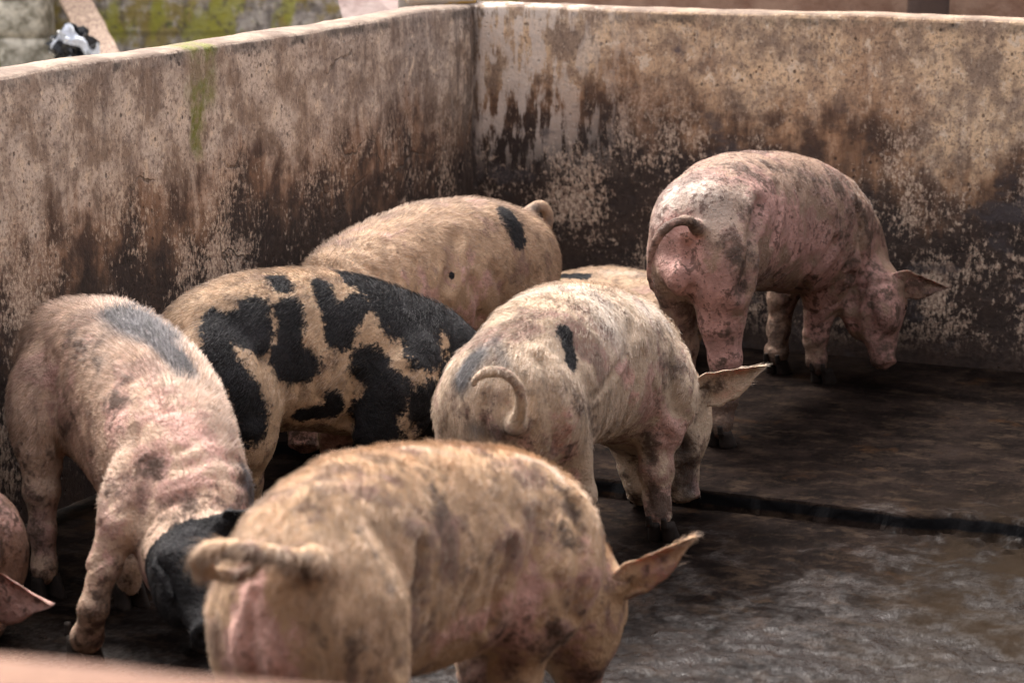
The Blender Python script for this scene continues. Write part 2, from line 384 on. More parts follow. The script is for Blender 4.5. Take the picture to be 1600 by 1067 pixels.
# ledge carrying the bag
V, F = rough_box((3.2, 1.0, .74), .08, .012, 5, 90)
lg = mesh_obj('concrete_ledge', V, F, M_STONE); lg.location = (-3.7, 9.6, -.09); tag(lg, 'low concrete ledge behind the left wall carrying the plastic bag and the plank', 'ledge')
# plank
def box_between(a, b, wd, th, side, seg=12, jitter=.004, seed=0):
    a = np.array(a, float); b = np.array(b, float); t = b-a; L = np.linalg.norm(t); t /= L
    s = np.array(side, float); s -= t*s.dot(t); s /= np.linalg.norm(s); nn = np.cross(t, s)
    V = []
    for i in range(seg+1):
        c = a+t*L*i/seg
        for (p, q) in ((-1, -1), (-.9, -1), (.9, -1), (1, -1), (1, 1), (.9, 1), (-.9, 1), (-1, 1)):
            V.append(c+s*wd/2*p+nn*th/2*q*(1 if abs(p) < 1 else .8)+np.array([random.uniform(-1, 1) for _ in range(3)])*jitter)
    F = []
    for i in range(seg):
        for j in range(8): F.append((i*8+j, i*8+(j+1) % 8, (i+1)*8+(j+1) % 8, (i+1)*8+j))
    F += [tuple(range(7, -1, -1)), tuple(seg*8+j for j in range(8))]
    return V, F
n = NT('weathered_wood'); P = n.coord(); gr_ = n.noise(n.scale(P, (12, 12, 1.2)), 6, 5, .6)
M_WOOD = n.out(n.mix(n.step(gr_, .35, .65), (.17, .11, .08), (.42, .31, .23)), .8, n.bump(gr_, .5, .01))
V, F = box_between(at(172, 108, 10.2), at(88, -60, 11.2), .135, .045, (1, -.5, 0))
pl = mesh_obj('wooden_plank', V, F, M_WOOD); tag(pl, 'weathered brown plank leaning against the mossy wall beside the plastic bag', 'plank')
# plastic bag: crumpled shell, black with white sheet
n = NT('crumpled_plastic'); P = n.coord(); a_ = n.noise(n.scale(P, (1, 1, .7)), 7.5, 2, .5, .8)
M_BAG = n.out(n.mix(n.step(a_, .52, .55), (.012, .013, .016), n.mix(n.step(n.sep(P)[0], -2.03, -2.05), (.62, .66, .72), (.10, .38, .75))), .25, n.bump(n.noise(P, 16, 3, .6), 1, .03))
bc = at(113, 92, 9.9)
V, F = blob(bc, (.135, .10, .16), 4, .75, 22, 15, 14)
V2, F2 = blob(bc+[.10, 0, -.09], (.08, .05, .045), 9, .5, 16, 10)
V = np.vstack([V, V2]); F = F+[tuple(i+len(V)-len(V2) for i in f) for f in F2]
bgm = mesh_obj('plastic_bag', V, F, M_BAG, smooth=False); tag(bgm, 'crumpled black and white plastic bag lying behind the left pen wall', 'bag')
# pink slab, post end, coping bits near the corner
n = NT('pink_cement'); P = n.coord()
M_PINK = n.out(n.mix(n.step(n.noise(P, 6, 5, .6), .35, .65), (.24, .165, .15), (.38, .30, .27)), .85, n.bump(n.noise(P, 30, 4, .6), .5, .01))
pv = [at(507, -70, 10.0), at(542, 50, 9.7), at(650, 50, 9.6), at(650, -70, 10.0)]
V = []
for yy in (0, .1):
    for p in pv: V.append(p+np.array([0, yy, 0]))
sb = mesh_obj('cement_slab', V, [(0, 1, 2, 3), (7, 6, 5, 4), (0, 4, 5, 1), (1, 5, 6, 2), (2, 6, 7, 3), (3, 7, 4, 0)], M_PINK, smooth=False)
tag(sb, 'pale pink broken cement slab leaning behind the wall corner', 'slab')
n = NT('dark_gap'); M_DARK = n.out((.03, .028, .026), .9)
def prism(c, rx, ry, z0, z1, seg=14, amp=.0):
    V = []; 
    for z in (z0, (z0+z1)/2, z1):
        for i in range(seg): a = 2*math.pi*i/seg; V.append((c[0]+rx*math.cos(a), c[1]+ry*math.sin(a), z))
    F = []
    for k in range(2):
        for i in range(seg): F.append((k*seg+i, k*seg+(i+1) % seg, (k+1)*seg+(i+1) % seg, (k+1)*seg+i))
    F += [tuple(range(seg-1, -1, -1)), tuple(2*seg+i for i in range(seg))]
    return V, F
cp = at(635, 14, 8.33)
V, F = prism(cp, .030, .030, 1.0, 1.30)
n = NT('grey_pipe'); po = mesh_obj('pipe', V, F, n.out((.38, .34, .30), .45)); tag(po, 'short upright grey pipe beside the slab at the wall corner', 'pipe')
# cement block set on the corner with an ochre stripe of rust
V, F = rough_box((.24, .12, .05), .02, .004, 14, 95)
n = NT('corner_block'); P = n.coord()
cbm = n.out(n.mix(n.step(n.noise(n.scale(P, (1, 1, 4)), 6, 3, .6), .52, .6), (.40, .33, .27), (.50, .29, .06)), .8)
cb = mesh_obj('cement_block', V, F, cbm); cb.location = (-.36, 8.03, WALL_H+.004); cb.rotation_euler = (0, 0, R(8)); tag(cb, 'small cement block with ochre stain lying on top of the wall corner', 'block')
# neighbouring pen behind the back wall; its unseen height added to block low sky
V, F = rough_box((5.4, .14, 3.1), .09, .008, 5, 97)
n = NT('brown_pen_plaster'); P = n.coord()
M_NB = n.out(n.mix(n.step(n.noise(P, 5, 5, .6), .35, .65), (.22, .12, .08), (.38, .25, .18)), .85, n.bump(n.noise(P, 30, 5, .7), .6, .02))
nb = mesh_obj('pen_wall', V, F, M_NB); nb.location = (.02, 9.95, 0); nb.rotation_euler = (0, 0, -R(10)); tag(nb, 'brown wall of the next pen seen just above the back wall', 'wall')
V, F = rough_box((.16, .16, 3.0), .05, .008, 8, 99)
n = NT('dark_post'); P = n.coord()
pb = mesh_obj('gate_post', V, F, n.out(n.mix(n.noise(P, 9, 4, .6), (.03, .02, .018), (.10, .06, .045)), .8)); pb.location = (1.60, 9.30, 0); tag(pb, 'dark post of the next pen above the right end of the back wall', 'post')

# ================================================================== PIGS
HAIRN = 42000
def smin(a, b, k):
    h = np.clip(.5+.5*(b-a)/k, 0, 1)
    return b+(a-b)*h - k*h*(1-h)
class Field:
    def __init__(s, lo, hi, h):
        s.h = h; s.lo = np.array(lo)
        s.n = np.ceil((np.array(hi)-s.lo)/h).astype(int)+1
        s.F = np.full(s.n, 1.0, dtype=np.float32)
    def region(s, lo, hi):
        i0 = np.maximum(0, np.floor((np.array(lo)-s.lo)/s.h).astype(int)); i1 = np.minimum(s.n, np.ceil((np.array(hi)-s.lo)/s.h).astype(int)+1)
        if np.any(i1 <= i0): return None, None
        sl = tuple(slice(a, b) for a, b in zip(i0, i1))
        ax = [s.lo[k]+s.h*np.arange(i0[k], i1[k]) for k in range(3)]
        X, Y, Z = np.meshgrid(*ax, indexing='ij')
        return sl, np.stack([X, Y, Z], -1)
    def put(s, sl, d, k, sub=False):
        if sub: s.F[sl] = -smin(-s.F[sl], d, k)
        elif k > 0: s.F[sl] = smin(s.F[sl], d, k)
        else: s.F[sl] = np.minimum(s.F[sl], d)
    def cone(s, a, b, ra, rb, k=.03, sub=False):
        a = np.array(a, float); b = np.array(b, float); m = max(ra, rb)+.07+k
        sl, P = s.region(np.minimum(a, b)-m, np.maximum(a, b)+m)
        if sl is None: return
        ab = b-a; t = np.clip(((P-a)@ab)/max(ab@ab, 1e-9), 0, 1)
        d = np.linalg.norm(P-a-t[..., None]*ab, axis=-1)-(ra+(rb-ra)*t)
        s.put(sl, d, k, sub)
    def ell(s, c, r, M=None, k=.03, sub=False):
        c = np.array(c, float); r = np.array(r, float); m = max(r)+.07+k
        sl, P = s.region(c-m, c+m)
        if sl is None: return
        q = P-c
        if M is not None: q = q@M
        k0 = np.linalg.norm(q/r, axis=-1); k1 = np.linalg.norm(q/(r*r), axis=-1)
        s.put(sl, k0*(k0-1)/np.maximum(k1, 1e-6), k, sub)
def nets(F, lo, h):
    S = (F < 0)
    n = np.array(F.shape)-1
    cnt = np.zeros(n, np.int8); acc = np.zeros((*n, 3), np.float32)
    off = [(i, j, k) for i in (0, 1) for j in (0, 1) for k in (0, 1)]
    def sub(A, o): return A[o[0]:o[0]+n[0], o[1]:o[1]+n[1], o[2]:o[2]+n[2]]
    for a in off:
        for ax in range(3):
            if a[ax]: continue
            b = list(a); b[ax] = 1; b = tuple(b)
            fa, fb = sub(F, a), sub(F, b); cr = (fa < 0) != (fb < 0)
            t = np.where(cr, fa/np.where(cr, fa-fb, 1), 0)
            cnt += cr
            for q in range(3):
                acc[..., q] += cr*(a[q]+(t if q == ax else 0))
    act = cnt > 0; idx = np.full(n, -1, np.int64); idx[act] = np.arange(act.sum())
    base = np.argwhere(act); V = lo+h*(base+acc[act]/cnt[act][:, None])
    Q = []
    for ax in range(3):
        u, v = (ax+1) % 3, (ax+2) % 3
        s0 = [slice(0, -1) if q == ax else slice(1, -1) for q in range(3)]; s1 = [slice(1, None) if q == ax else slice(1, -1) for q in range(3)]
        A, B = S[tuple(s0)], S[tuple(s1)]
        for sign in (0, 1):
            e = np.argwhere((A & ~B) if sign == 0 else (~A & B))
            for q in range(3):
                if q != ax: e[:, q] += 1
            def g(du, dv):
                c = e.copy(); c[:, u] -= du; c[:, v] -= dv; return idx[c[:, 0], c[:, 1], c[:, 2]]
            quad = np.stack([g(1, 1), g(0, 1), g(0, 0), g(1, 0)], 1)
            Q.append(quad if sign == 0 else quad[:, ::-1])
    Q = np.vstack(Q); Q = Q[(Q >= 0).all(1)]
    return V, Q
def spline(P, m):
    P = np.array(P, float); n = len(P); out = []
    for t in np.linspace(0, n-1, m):
        i = min(int(t), n-2); f = t-i
        p0 = P[max(i-1, 0)]; p1 = P[i]; p2 = P[i+1]; p3 = P[min(i+2, n-1)]
        out.append(.5*((2*p1)+(-p0+p2)*f+(2*p0-5*p1+4*p2-p3)*f*f+(-p0+3*p1-3*p2+p3)*f**3))
    return np.array(out)
def unit(v): v = np.array(v, float); return v/max(np.linalg.norm(v), 1e-9)

def ear_mesh(root, tip, width, side, curl=.5, droop=0, th=.0095, seed=0):
    """a cupped leaf with thickness; side = direction across the ear, the hollow faces side x axis"""
    root = np.array(root); tip = np.array(tip); ax = tip-root; L = np.linalg.norm(ax); ax = ax/L
    s = np.array(side, float); s = unit(s-ax*s.dot(ax)); nn = np.cross(ax, s)
    nu, nv = 20, 15; fr, bk = [], []
    for i in range(nu):
        t = i/(nu-1); wv = width*.5*(.52+.48*min(1, t/.30)**.8)*(1-max(0, (t-.28)/.72)**1.25)*(1+.06*math.sin(13*t+seed)+.04*math.sin(29*t))+.0015
        for j in range(nv):
            v = -1+2*j/(nv-1)
            c = root+ax*(L*(t-.06))+s*(v*wv+ .12*width*(t**2))+nn*(curl*wv*(abs(v)**1.8)-droop*L*t*t)
            c = c+nn*(.006*math.sin(5*t+v*3+seed))+s*.003*math.sin(9*t+seed)
            tt = th*(.35+.65*(1-abs(v)**3))*(1-.55*t)*(1+1.2*max(0, .2-t)/.2)
            fr.append(c+nn*tt*.5); bk.append(c-nn*tt*.5)
    V = np.array(fr+bk); N = nu*nv; F = []
    for i in range(nu-1):
        for j in range(nv-1):
            a = i*nv+j; F.append((a, a+nv, a+nv+1, a+1)); F.append((N+a, N+a+1, N+a+nv+1, N+a+nv))
    for i in range(nu-1):
        for j, fl in ((0, 0), (nv-1, 1)):
            a = i*nv+j; q = (a, N+a, N+a+nv, a+nv); F.append(q if not fl else q[::-1])
    for j in range(nv-1):
        for i, fl in ((0, 1), (nu-1, 0)):
            a = i*nv+j; q = (a, N+a, N+a+1, a+1); F.append(q if not fl else q[::-1])
    return V, np.array(F), ax

def skin_material(name, tan=(.44, .30, .195), pink=(.58, .355, .30), dirt=.5, spk=.5, pinkness=.35, seed=0.0, hair=False):
    n = NT(name); P0 = n.coord(); P = n.scale(P0, (1, 1, 1), (seed, seed*1.7, 0))
    blk, pnk, mud, wht = n.attr('black'), n.attr('pink'), n.attr('mud'), n.attr('white')
    n1 = n.noise(P, 5, 4, .6); n2 = n.noise(P, 14, 5, .65); n3 = n.noise(P, 48, 5, .7); n4 = n.noise(P, 120, 4, .7)
    gry, shd = n.attr('grey'), n.attr('shade')
    low = n.add(n.mul(n1, .55), n.mul(n2, .45))
    if hair:
        c = n.mix(n.step(shd, .25, .8), tuple(x*.55 for x in tan), tuple(min(.8, x*1.15+.15) for x in tan))
        c = n.mix(n.mul(n.step(low, .485, .56, 0, dirt*.9), n.math('SUBTRACT', 1.0, pnk)), c, (.13, .09, .065))
        c = n.mix(n.mul(wht, .85), c, (.80, .75, .68))
        c = n.mix(n.mul(pnk, .55), c, (.50, .32, .26))
        c = n.mix(n.step(gry, .25, .6, 0, .92), c, n.mix(n.step(shd, .3, .8), (.035, .037, .042), (.15, .155, .17)))
    else:
        c = n.mix(n.step(n.add(n.mul(n1, .6), n.mul(n2, .4)), .60-.3*pinkness, .68-.3*pinkness), tan, pink)
        c = n.mix(n.step(n2, .50, .60, 0, .45), c, tuple(x*.62 for x in tan))
        c = n.mix(n.mul(wht, .8), c, (.66, .57, .50))
        c = n.mix(n.step(n.add(pnk, n.mul(n.add(n2, -.5), 2.0)), .28, .62, 0, .95), c, n.mix(n.step(n2, .4, .6), tuple(x*.80 for x in pink), tuple(min(.8, x*1.2) for x in pink)))
        c = n.mix(n.mul(n.step(low, .485, .56, 0, dirt), n.math('SUBTRACT', 1.0, pnk, True)), c, (.115, .075, .055))
        c = n.mix(n.step(n.add(n3, n.mul(n.add(n2, -.5), 1.2)), .56, .66, 0, spk), c, (.09, .05, .04))
        c = n.mix(n.step(n.voro(P, 55), .10, .17, spk*.8, 0), c, (.05, .035, .03))
        c = n.mix(n.step(gry, .25, .6, 0, .92), c, (.075, .078, .088))
    mn = n.add(n.add(n.mul(n3, .5), n.mul(n2, .5)), -.5)
    c = n.mix(n.step(n.add(mud, n.mul(mn, 2.6)), .24, .66, 0, .92), c, n.mix(n.step(n.add(n.mul(n3, .5), n.mul(n2, .5)), .42, .58), (.022, .015, .012), (.105, .070, .053)))
    wob = n.add(blk, n.mul(n.add(n3, -.5), .55)); wob = n.add(wob, n.mul(n.add(n4, -.5), .5)); wob = n.add(wob, n.mul(n.add(n2, -.5), .5))
    c = n.mix(n.step(wob, .43, .59), c, n.mix(n.step(n2, .4, .7), (.009, .009, .010), (.020, .019, .021)))
    if hair: return n.out(c, .42, None, .45)
    wr = n.noise(n.scale(P, (1.2, 1.2, .55)), 26, 4, .65, .8)
    h = n.add(n.mul(wr, .8), n.mul(n3, .45)); h = n.add(h, n.mul(n4, .3)); h = n.add(h, n.mul(n2, 1.0))
    return n.out(c, n.math('MAXIMUM', n.step(n3, .4, .6, .50, .72), n.mul(n.step(wob, .46, .56), .75)), n.bump(h, .9, .014), .20, Subsurface_Weight=.05, Subsurface_Scale=.015)
n = NT('hoof_horn'); P = n.coord()
M_HOOF = n.out(n.mix(n.noise(P, 40, 4, .6), (.007, .0055, .005), (.032, .024, .020)), .8, n.bump(n.noise(P, 60, 4, .6), .6, .006), .15)
n = NT('pig_eye'); M_EYE = n.out((.01, .006, .005), .08)
n = NT('nostril_skin'); M_NOS = n.out((.02, .008, .008), .5)

def hoof_mesh(foot, fwd, size=1.0):
    """cloven hoof: two pointed claws and two dew claws"""
    foot = np.array(foot, float); f = unit([fwd[0], fwd[1], 0]); s = np.array([f[1], -f[0], 0]); V = []; F = []
    def claw(c, L, W, H, yaw):
        ff = unit(f*math.cos(yaw)+s*math.sin(yaw)); ss = np.array([ff[1], -ff[0], 0]); b = len(V); nr, ns = 6, 12
        for i in range(nr):
            t = i/(nr-1); z = H*t; k = 1-.28*t
            for j in range(ns):
                a = 2*math.pi*j/ns; x = math.cos(a); y = math.sin(a)
                px = (L*.5*k*(x if x < 0 else x**.8*1.0)) - .30*L*t + .12*L
                py = W*.5*k*(y*(1 if x < 0 else (1-.45*x)))
                V.append(c+ff*px+ss*py+np.array([0, 0, z]))
        for i in range(nr-1):
            for j in range(ns): F.append((b+i*ns+j, b+i*ns+(j+1) % ns, b+(i+1)*ns+(j+1) % ns, b+(i+1)*ns+j))
        F.append(tuple(b+ns-1-j for j in range(ns))); F.append(tuple(b+(nr-1)*ns+j for j in range(ns)))
    for sg in (-1, 1):
        claw(foot+s*sg*.0180*size+f*.010+np.array([0, 0, -.004]),   .066*size, .037*size, .046*size, sg*.12)
        claw(foot+s*sg*.018*size-f*.030*size+np.array([0, 0, .038*size]), .020*size, .017*size, .024*size, 0)
    return V, F

def pig(label, spine, legs, head, ears, tail=None, paint=(), mat=None, hn=HAIRN, hl=.022, group='pigs in the pen', vox=.0095, extra=(), mane=1.0, lowmud=.2, feetz=None, hrad=.00038, folds=(), hooves=True, blackhead=0, wrk=1.0, tailhair=.4, crease=(), ridge_=None):
    """spine: (px, py_of_back, Y, height, halfwidth) from rump to neck"""
    C, A, B = [], [], []; hn = int(hn*.48); hl *= .74
    for (px, py, Y, hgt, hw) in spine:
        top = at(px, py, Y); C.append(top-[0, 0, hgt*.5]); A.append(hw); B.append(hgt*.5)
    S = spline(np.column_stack([C, A, B]), 30)
    Cc, a_, b_ = S[:, :3], S[:, 3], S[:, 4]
    T = np.gradient(Cc, axis=0); T /= np.linalg.norm(T, axis=1)[:, None]
    Rt = np.stack([T[:, 1], -T[:, 0], 0*T[:, 0]], 1); Rt /= np.linalg.norm(Rt, axis=1)[:, None]
    Up = np.cross(Rt, T)
    hp, hs = at(*head[0]), at(*head[1]); HS = head[2] if len(head) > 2 else 1.0
    allp = [Cc.min(0)-.24, Cc.max(0)+.24, hp-.2, hp+.2, hs-.12, hs+.12]
    LG = []
    for lg in legs:
        pts = [(at(px, py, Y), r) for (px, py, Y, r) in lg]
        if hooves:                      # set the foot exactly on the floor it stands on
            p = pts[-1][0]; fz = floor_z(p[0], p[1]); rr = ray(*lg[-1][:2]); q = np.array([0, 0, CAMH])+rr*((fz-CAMH)/rr[2])
            if abs(q[1]-p[1]) > .12: q = np.array([p[0], p[1], fz])
            q[2] = floor_z(q[0], q[1]); pts[-1] = (q, pts[-1][1])
        LG.append(pts)
        for p, r in pts: allp += [p-r-.03, p+r+.03]
    TP = [(at(px, py, Y), r) for (px, py, Y, r) in tail] if tail else []
    for p, r in TP: allp += [p-.04, p+.04]
    lo = np.min(allp, 0); hi = np.max(allp, 0); lo[2] = max(lo[2], -.08)
    fl = Field(lo-.02, hi+.02, vox)
    # trunk
    for i in range(len(S)-1):
        m = max(a_[i], b_[i])+.10
        sl, P = fl.region(np.minimum(Cc[i], Cc[i+1])-m, np.maximum(Cc[i], Cc[i+1])+m)
        ab = Cc[i+1]-Cc[i]; t = np.clip(((P-Cc[i])@ab)/(ab@ab), 0, 1)[..., None]
        v = P-(Cc[i]+t*ab); t0 = t[..., 0]
        r = v@unit(Rt[i]+Rt[i+1]); u = v@unit(Up[i]+Up[i+1]); s = v@unit(T[i]+T[i+1])
        aa = a_[i]+(a_[i+1]-a_[i])*t0; bb = b_[i]+(b_[i+1]-b_[i])*t0; mm = np.minimum(aa, bb)
        # back a little flatter than the belly
        rr = np.abs(r)/aa; uu = np.abs(u)/bb
        d = ((rr**2.25+uu**2.25+(np.abs(s)/mm)**2.25)**(1/2.25)-1)*mm
        fl.put(sl, d, .012)
    heading = unit([Cc[18][0]-Cc[4][0], Cc[18][1]-Cc[4][1], 0])
    # legs
    for li, pts in enumerate(LG):
        front = li >= 2
        p0, r0 = pts[0]
        tang = unit(T[24 if front else 4]); lat = np.array([tang[1], -tang[0], 0]); M = np.stack([tang, lat, np.cross(lat, tang)], 1)
        dz = pts[1][0]-p0
        # haunch or shoulder muscle
        mdir = unit(dz); fw = unit(tang-mdir*tang.dot(mdir)); M2 = np.stack([fw, np.cross(mdir, fw), mdir], 1)
        ci = np.argmin(((Cc-p0)**2).sum(1)); sgn = np.sign((p0-Cc[ci])@Rt[ci])
        fl.ell(p0+mdir*.01+Rt[ci]*sgn*(.014 if front else .012), (r0*1.12, r0*.80, r0*1.6), M2, .013 if front else .018)
        for (a, ra), (b, rb) in zip(pts, pts[1:]):
            if b is pts[-1][0]: b = b+(a-b)*min(.9, .050/max(np.linalg.norm(a-b), .055))
            fl.cone(a, b, ra, rb, .014 if ra < .07 else .022)
        for (a, ra) in pts[2:-1]: fl.ell(a, (ra*1.16,)*3, None, .012)          # joints
        a, ra = pts[-1]; up_ = unit(pts[-2][0]-a); fl.ell(a+up_*.066+np.array([0, 0, .004]), (ra*1.10, ra*1.10, ra*.9), None, .015)
    # head
    d = unit(hs-hp); L = np.linalg.norm(hs-hp)
    fwd = np.array(head[3], float) if len(head) > 3 else heading
    nrm = unit(fwd-d*fwd.dot(d)); lat = np.cross(d, nrm); M = np.stack([d, lat, nrm], 1)
    def H(x, y, z): return hp+d*x*L+lat*y*HS+nrm*z*HS
    neck = Cc[-1]
    fl.cone(neck, H(.12, 0, -.01), min(a_[-1], b_[-1])*.94, .092*HS, .035)
    fl.ell(H(.22, 0, .0), (.125*HS, .092*HS, .095*HS), M, .03)
    fl.ell(H(.30, .052, -.045), (.10*HS, .045*HS, .065*HS), M, .03); fl.ell(H(.30, -.052, -.045), (.10*HS, .045*HS, .065*HS), M, .03)
    fl.cone(H(.35, 0, -.005), H(.90, 0, -.022), .072*HS, .043*HS, .03)
    fl.cone(H(.35, 0, -.065), H(.82, 0, -.052), .045*HS, .024*HS, .018)           # lower jaw
    fl.cone(H(.35, .033, .058), H(.62, .02, .02), .022*HS, .018*HS, .02); fl.cone(H(.35, -.033, .058), H(.62, -.02, .02), .022*HS, .018*HS, .02)
    fl.ell(H(.30, .058, .050), (.030*HS, .020*HS, .018*HS), M, .015); fl.ell(H(.30, -.058, .050), (.030*HS, .020*HS, .018*HS), M, .015)   # brow
    fl.ell(H(.965, 0, -.018), (.014*HS, .047*HS, .043*HS), M, .008)                # snout disc
    for sg in (-1, 1):
        fl.ell(H(1.01, sg*.018, -.012), (.014*HS, .008*HS, .010*HS), M, .004, True)
        fl.ell(H(.40, sg*.075, .028), (.012*HS, .012*HS, .008*HS), M, .006, True)
        fl.cone(H(.42, sg*.072, -.048), H(.80, sg*.042, -.045), .0045, .004, .006, True)     # mouth line
    # ears: fleshy roots in the field
    EM = []
    for e in ears:
        r_, t_ = at(*e[0]), at(*e[1]); kw = e[4] if len(e) > 4 else {}
        base = hp+d*.03*L
        fl.cone(base+(r_-base)*.35, r_, .040*HS, .024*HS, .025); fl.cone(r_, r_+(t_-r_)*.14, .022, .010, .012)
        EM.append(ear_mesh(r_, t_, e[2], e[3], **kw))
    # tail
    if TP:
        fl.cone(TP[0][0], TP[0][0], TP[0][1]*1.5, TP[0][1]*1.5, .03)
        ts = spline([[*p, r] for p, r in TP], max(16, len(TP)*7))
        for q, q2 in zip(ts, ts[1:]): fl.cone(q[:3], q2[:3], q[3], q2[3], .004)
    for ex in extra:      # (kind, px, py, Y, (radii) , k, sub)
        c = at(*ex[1:4]); fl.ell(c, ex[4], None, ex[5], ex[0] == 'cut')
    for (p, q, r, k) in folds: # creases: cones pressed in
        fl.cone(at(*p), at(*q), r, r, k, True)
    V, Q = nets(fl.F, fl.lo, fl.h)
    # relax
    E0 = np.vstack([Q[:, [0, 1]], Q[:, [1, 2]], Q[:, [2, 3]], Q[:, [3, 0]]])
    for it in range(2):
        acc = np.zeros_like(V); cn = np.zeros(len(V))
        np.add.at(acc, E0[:, 0], V[E0[:, 1]]); np.add.at(acc, E0[:, 1], V[E0[:, 0]]); np.add.at(cn, E0[:, 0], 1); np.add.at(cn, E0[:, 1], 1)
        V = V+(acc/np.maximum(cn, 1)[:, None]-V)*.5
    ear0 = len(V)
    for (ev, ef, ax) in EM:
        Q = np.vstack([Q, ef+len(V)]); V = np.vstack([V, ev])
    root = np.array([*heading[:2]*0+Cc[:, :2].mean(0), 0.0])
    rt = empty('pig', root); tag(rt, label, 'pig', group)
    body = mesh_obj('body', V, Q, mat[0], rt, root)
    me = body.data
    Nn = np.zeros(len(V)*3, np.float32); me.vertices.foreach_get('normal', Nn); Nn = Nn.reshape(-1, 3).astype(float)
    # gentle skin relief along the normals (folds, muscle)
    si = np.argmin(((V[:, None, :]-Cc[None, ::2, :])**2).sum(-1), 1); sp = si/14.0; tl = ((V-Cc[::2][si])*T[::2][si]).sum(1)
    along = sp*.85+tl
    frontw = np.clip((sp-.5)/.3, 0, 1); flank = np.exp(-((sp-.24)/.07)**2)
    rid = 1-np.abs(np.sin((along+fbm(V*5, 3, 15)*.11)*34))
    nearhead = np.clip(np.linalg.norm(V-(hp+hs)/2, axis=1)/.22-.3, .12, 1)
    disp = fbm(V*[7, 7, 5], 3, 7)*.007+fbm(V*[22, 22, 13], 3, 9)*.0035-rid**3*.010*wrk*(frontw*.8+flank*.5+.12)*np.clip(fbm(V*4, 2, 19)+.75, 0, 1.3)*nearhead
    if crease:
        b0 = BVHTree.FromPolygons(V.tolist(), Q.tolist())
        for cr_ in crease:          # skin folds and bony points: (width px, depth m, x, y, x, y, ...)
            wpx, dep = cr_[:2]; hp_ = []
            for i in range(2, len(cr_), 2):
                h_ = b0.ray_cast(Vector((0, 0, CAMH)), Vector(ray(cr_[i], cr_[i+1])))
                if h_[0] is not None: hp_.append(np.array(h_[0]))
            if not hp_: continue
            if len(hp_) == 1: hp_.append(hp_[0]+1e-4)
            dd = np.full(len(V), 9.)
            for a, b in zip(hp_, hp_[1:]):
                ab = b-a; t = np.clip(((V-a)@ab)/max(ab@ab, 1e-9), 0, 1); dd = np.minimum(dd, np.linalg.norm(V-a-t[:, None]*ab, axis=1)*(1+.0*t))
            wm = wpx*hp_[0][1]/FPX*(1+.25*fbm(V*14, 2, 71)); disp -= dep*np.exp(-(dd/wm)**2)-(dep*.45*np.exp(-((dd-2.1*wm)/wm)**2) if dep > 0 else 0)
    disp[ear0:] = fbm(V[ear0:]*[30, 30, 30], 2, 5)*.003
    V = V+Nn*disp[:, None]; me.vertices.foreach_set('co', (V-root).astype(np.float32).ravel()); me.update()
    # painted hide: where on this animal each marking lies
    bv = BVHTree.FromPolygons(V.tolist(), Q.tolist())
    att = {k: np.zeros(len(V)) for k in ('black', 'pink', 'mud', 'white', 'grey')}
    for s in paint:
        kind, x0, y0, x1, y1, rp = s[:6]; st = s[6] if len(s) > 6 else 1.0
        hits = []
        for (px, py) in ((x0, y0), (x1, y1)):
            rr = ray(px, py); hit = bv.ray_cast(Vector((0, 0, CAMH)), Vector(rr))
            hits.append(np.array(hit[0]) if hit[0] is not None else None)
        if hits[0] is None and hits[1] is None: continue
        if hits[0] is None: hits[0] = at(x0, y0, hits[1][1])
        if hits[1] is None: hits[1] = at(x1, y1, hits[0][1])
        a, b = hits; r = rp*a[1]/FPX*1.02; ab = b-a; t = np.clip(((V-a)@ab)/max(ab@ab, 1e-9), 0, 1)
        dd = np.linalg.norm(V-a-t[:, None]*ab, axis=1)
        att[kind] = np.maximum(att[kind], np.clip(1-.5*dd/r, 0, 1)*st)
    if blackhead:
        ab = hs-hp; t = ((V-hp)@ab)/(ab@ab); dd = np.linalg.norm(V-hp-np.clip(t, 0, 1)[:, None]*ab, axis=1)
        att['black'] = np.maximum(att['black'], np.clip((t+.02)/.16, 0, 1)*(dd < .21)*.95); att['black'][ear0:] = 1
        att['mud'] = np.maximum(att['mud'], np.clip((t+.45)/.4, 0, 1)*(dd < .24)*.40)
    if ridge_:
        kind_, s0_, s1_ = ridge_; hgt_ = ((V-Cc[::2][si])*Up[::2][si]).sum(1)/b_[::2][si]
        att[kind_] = np.maximum(att[kind_], np.clip((hgt_-.80+fbm(V*7, 3, 91)*.18)/.12, 0, 1)*(sp > s0_)*(sp < s1_)*.9)
    zz = V[:, 2]-(feetz if feetz is not None else 0)
    att['mud'] = np.maximum(att['mud'], np.clip(1-(zz)/.30, 0, 1)*.62*(zz < .3)*(1 if lowmud else 0)*(.6+lowmud))
    att['mud'] = np.maximum(att['mud'], lowmud*.42*np.ones(len(V))*(.5+fbm(V*6, 3, 77)))
    for k, v in att.items():
        at_ = me.attributes.new(k, 'FLOAT', 'POINT'); at_.data.foreach_set('value', v.astype(np.float32))
    # hooves, eyes
    if hooves:
        for li, pts in enumerate(LG):
            p, r = pts[-1]; hv, hf = hoof_mesh(p, heading, 1.12)
            mesh_obj('hoof', hv, hf, M_HOOF, rt, root)
    for sg in (-1, 1):
        c = H(.385, sg*.074, .030); ev, ef = blob(c, (.0115,)*3, 1, 0, 14, 10); mesh_obj('eye', ev, ef, M_EYE, rt, root)
    # coat of bristles
    tri = np.vstack([Q[:, [0, 1, 2]], Q[:, [0, 2, 3]]])
    e1 = V[tri[:, 1]]-V[tri[:, 0]]; e2 = V[tri[:, 2]]-V[tri[:, 0]]; cr = np.cross(e1, e2); ar = np.linalg.norm(cr, axis=1)
    cen = V[tri].mean(1); tonorm = cr/np.maximum(ar, 1e-12)[:, None]
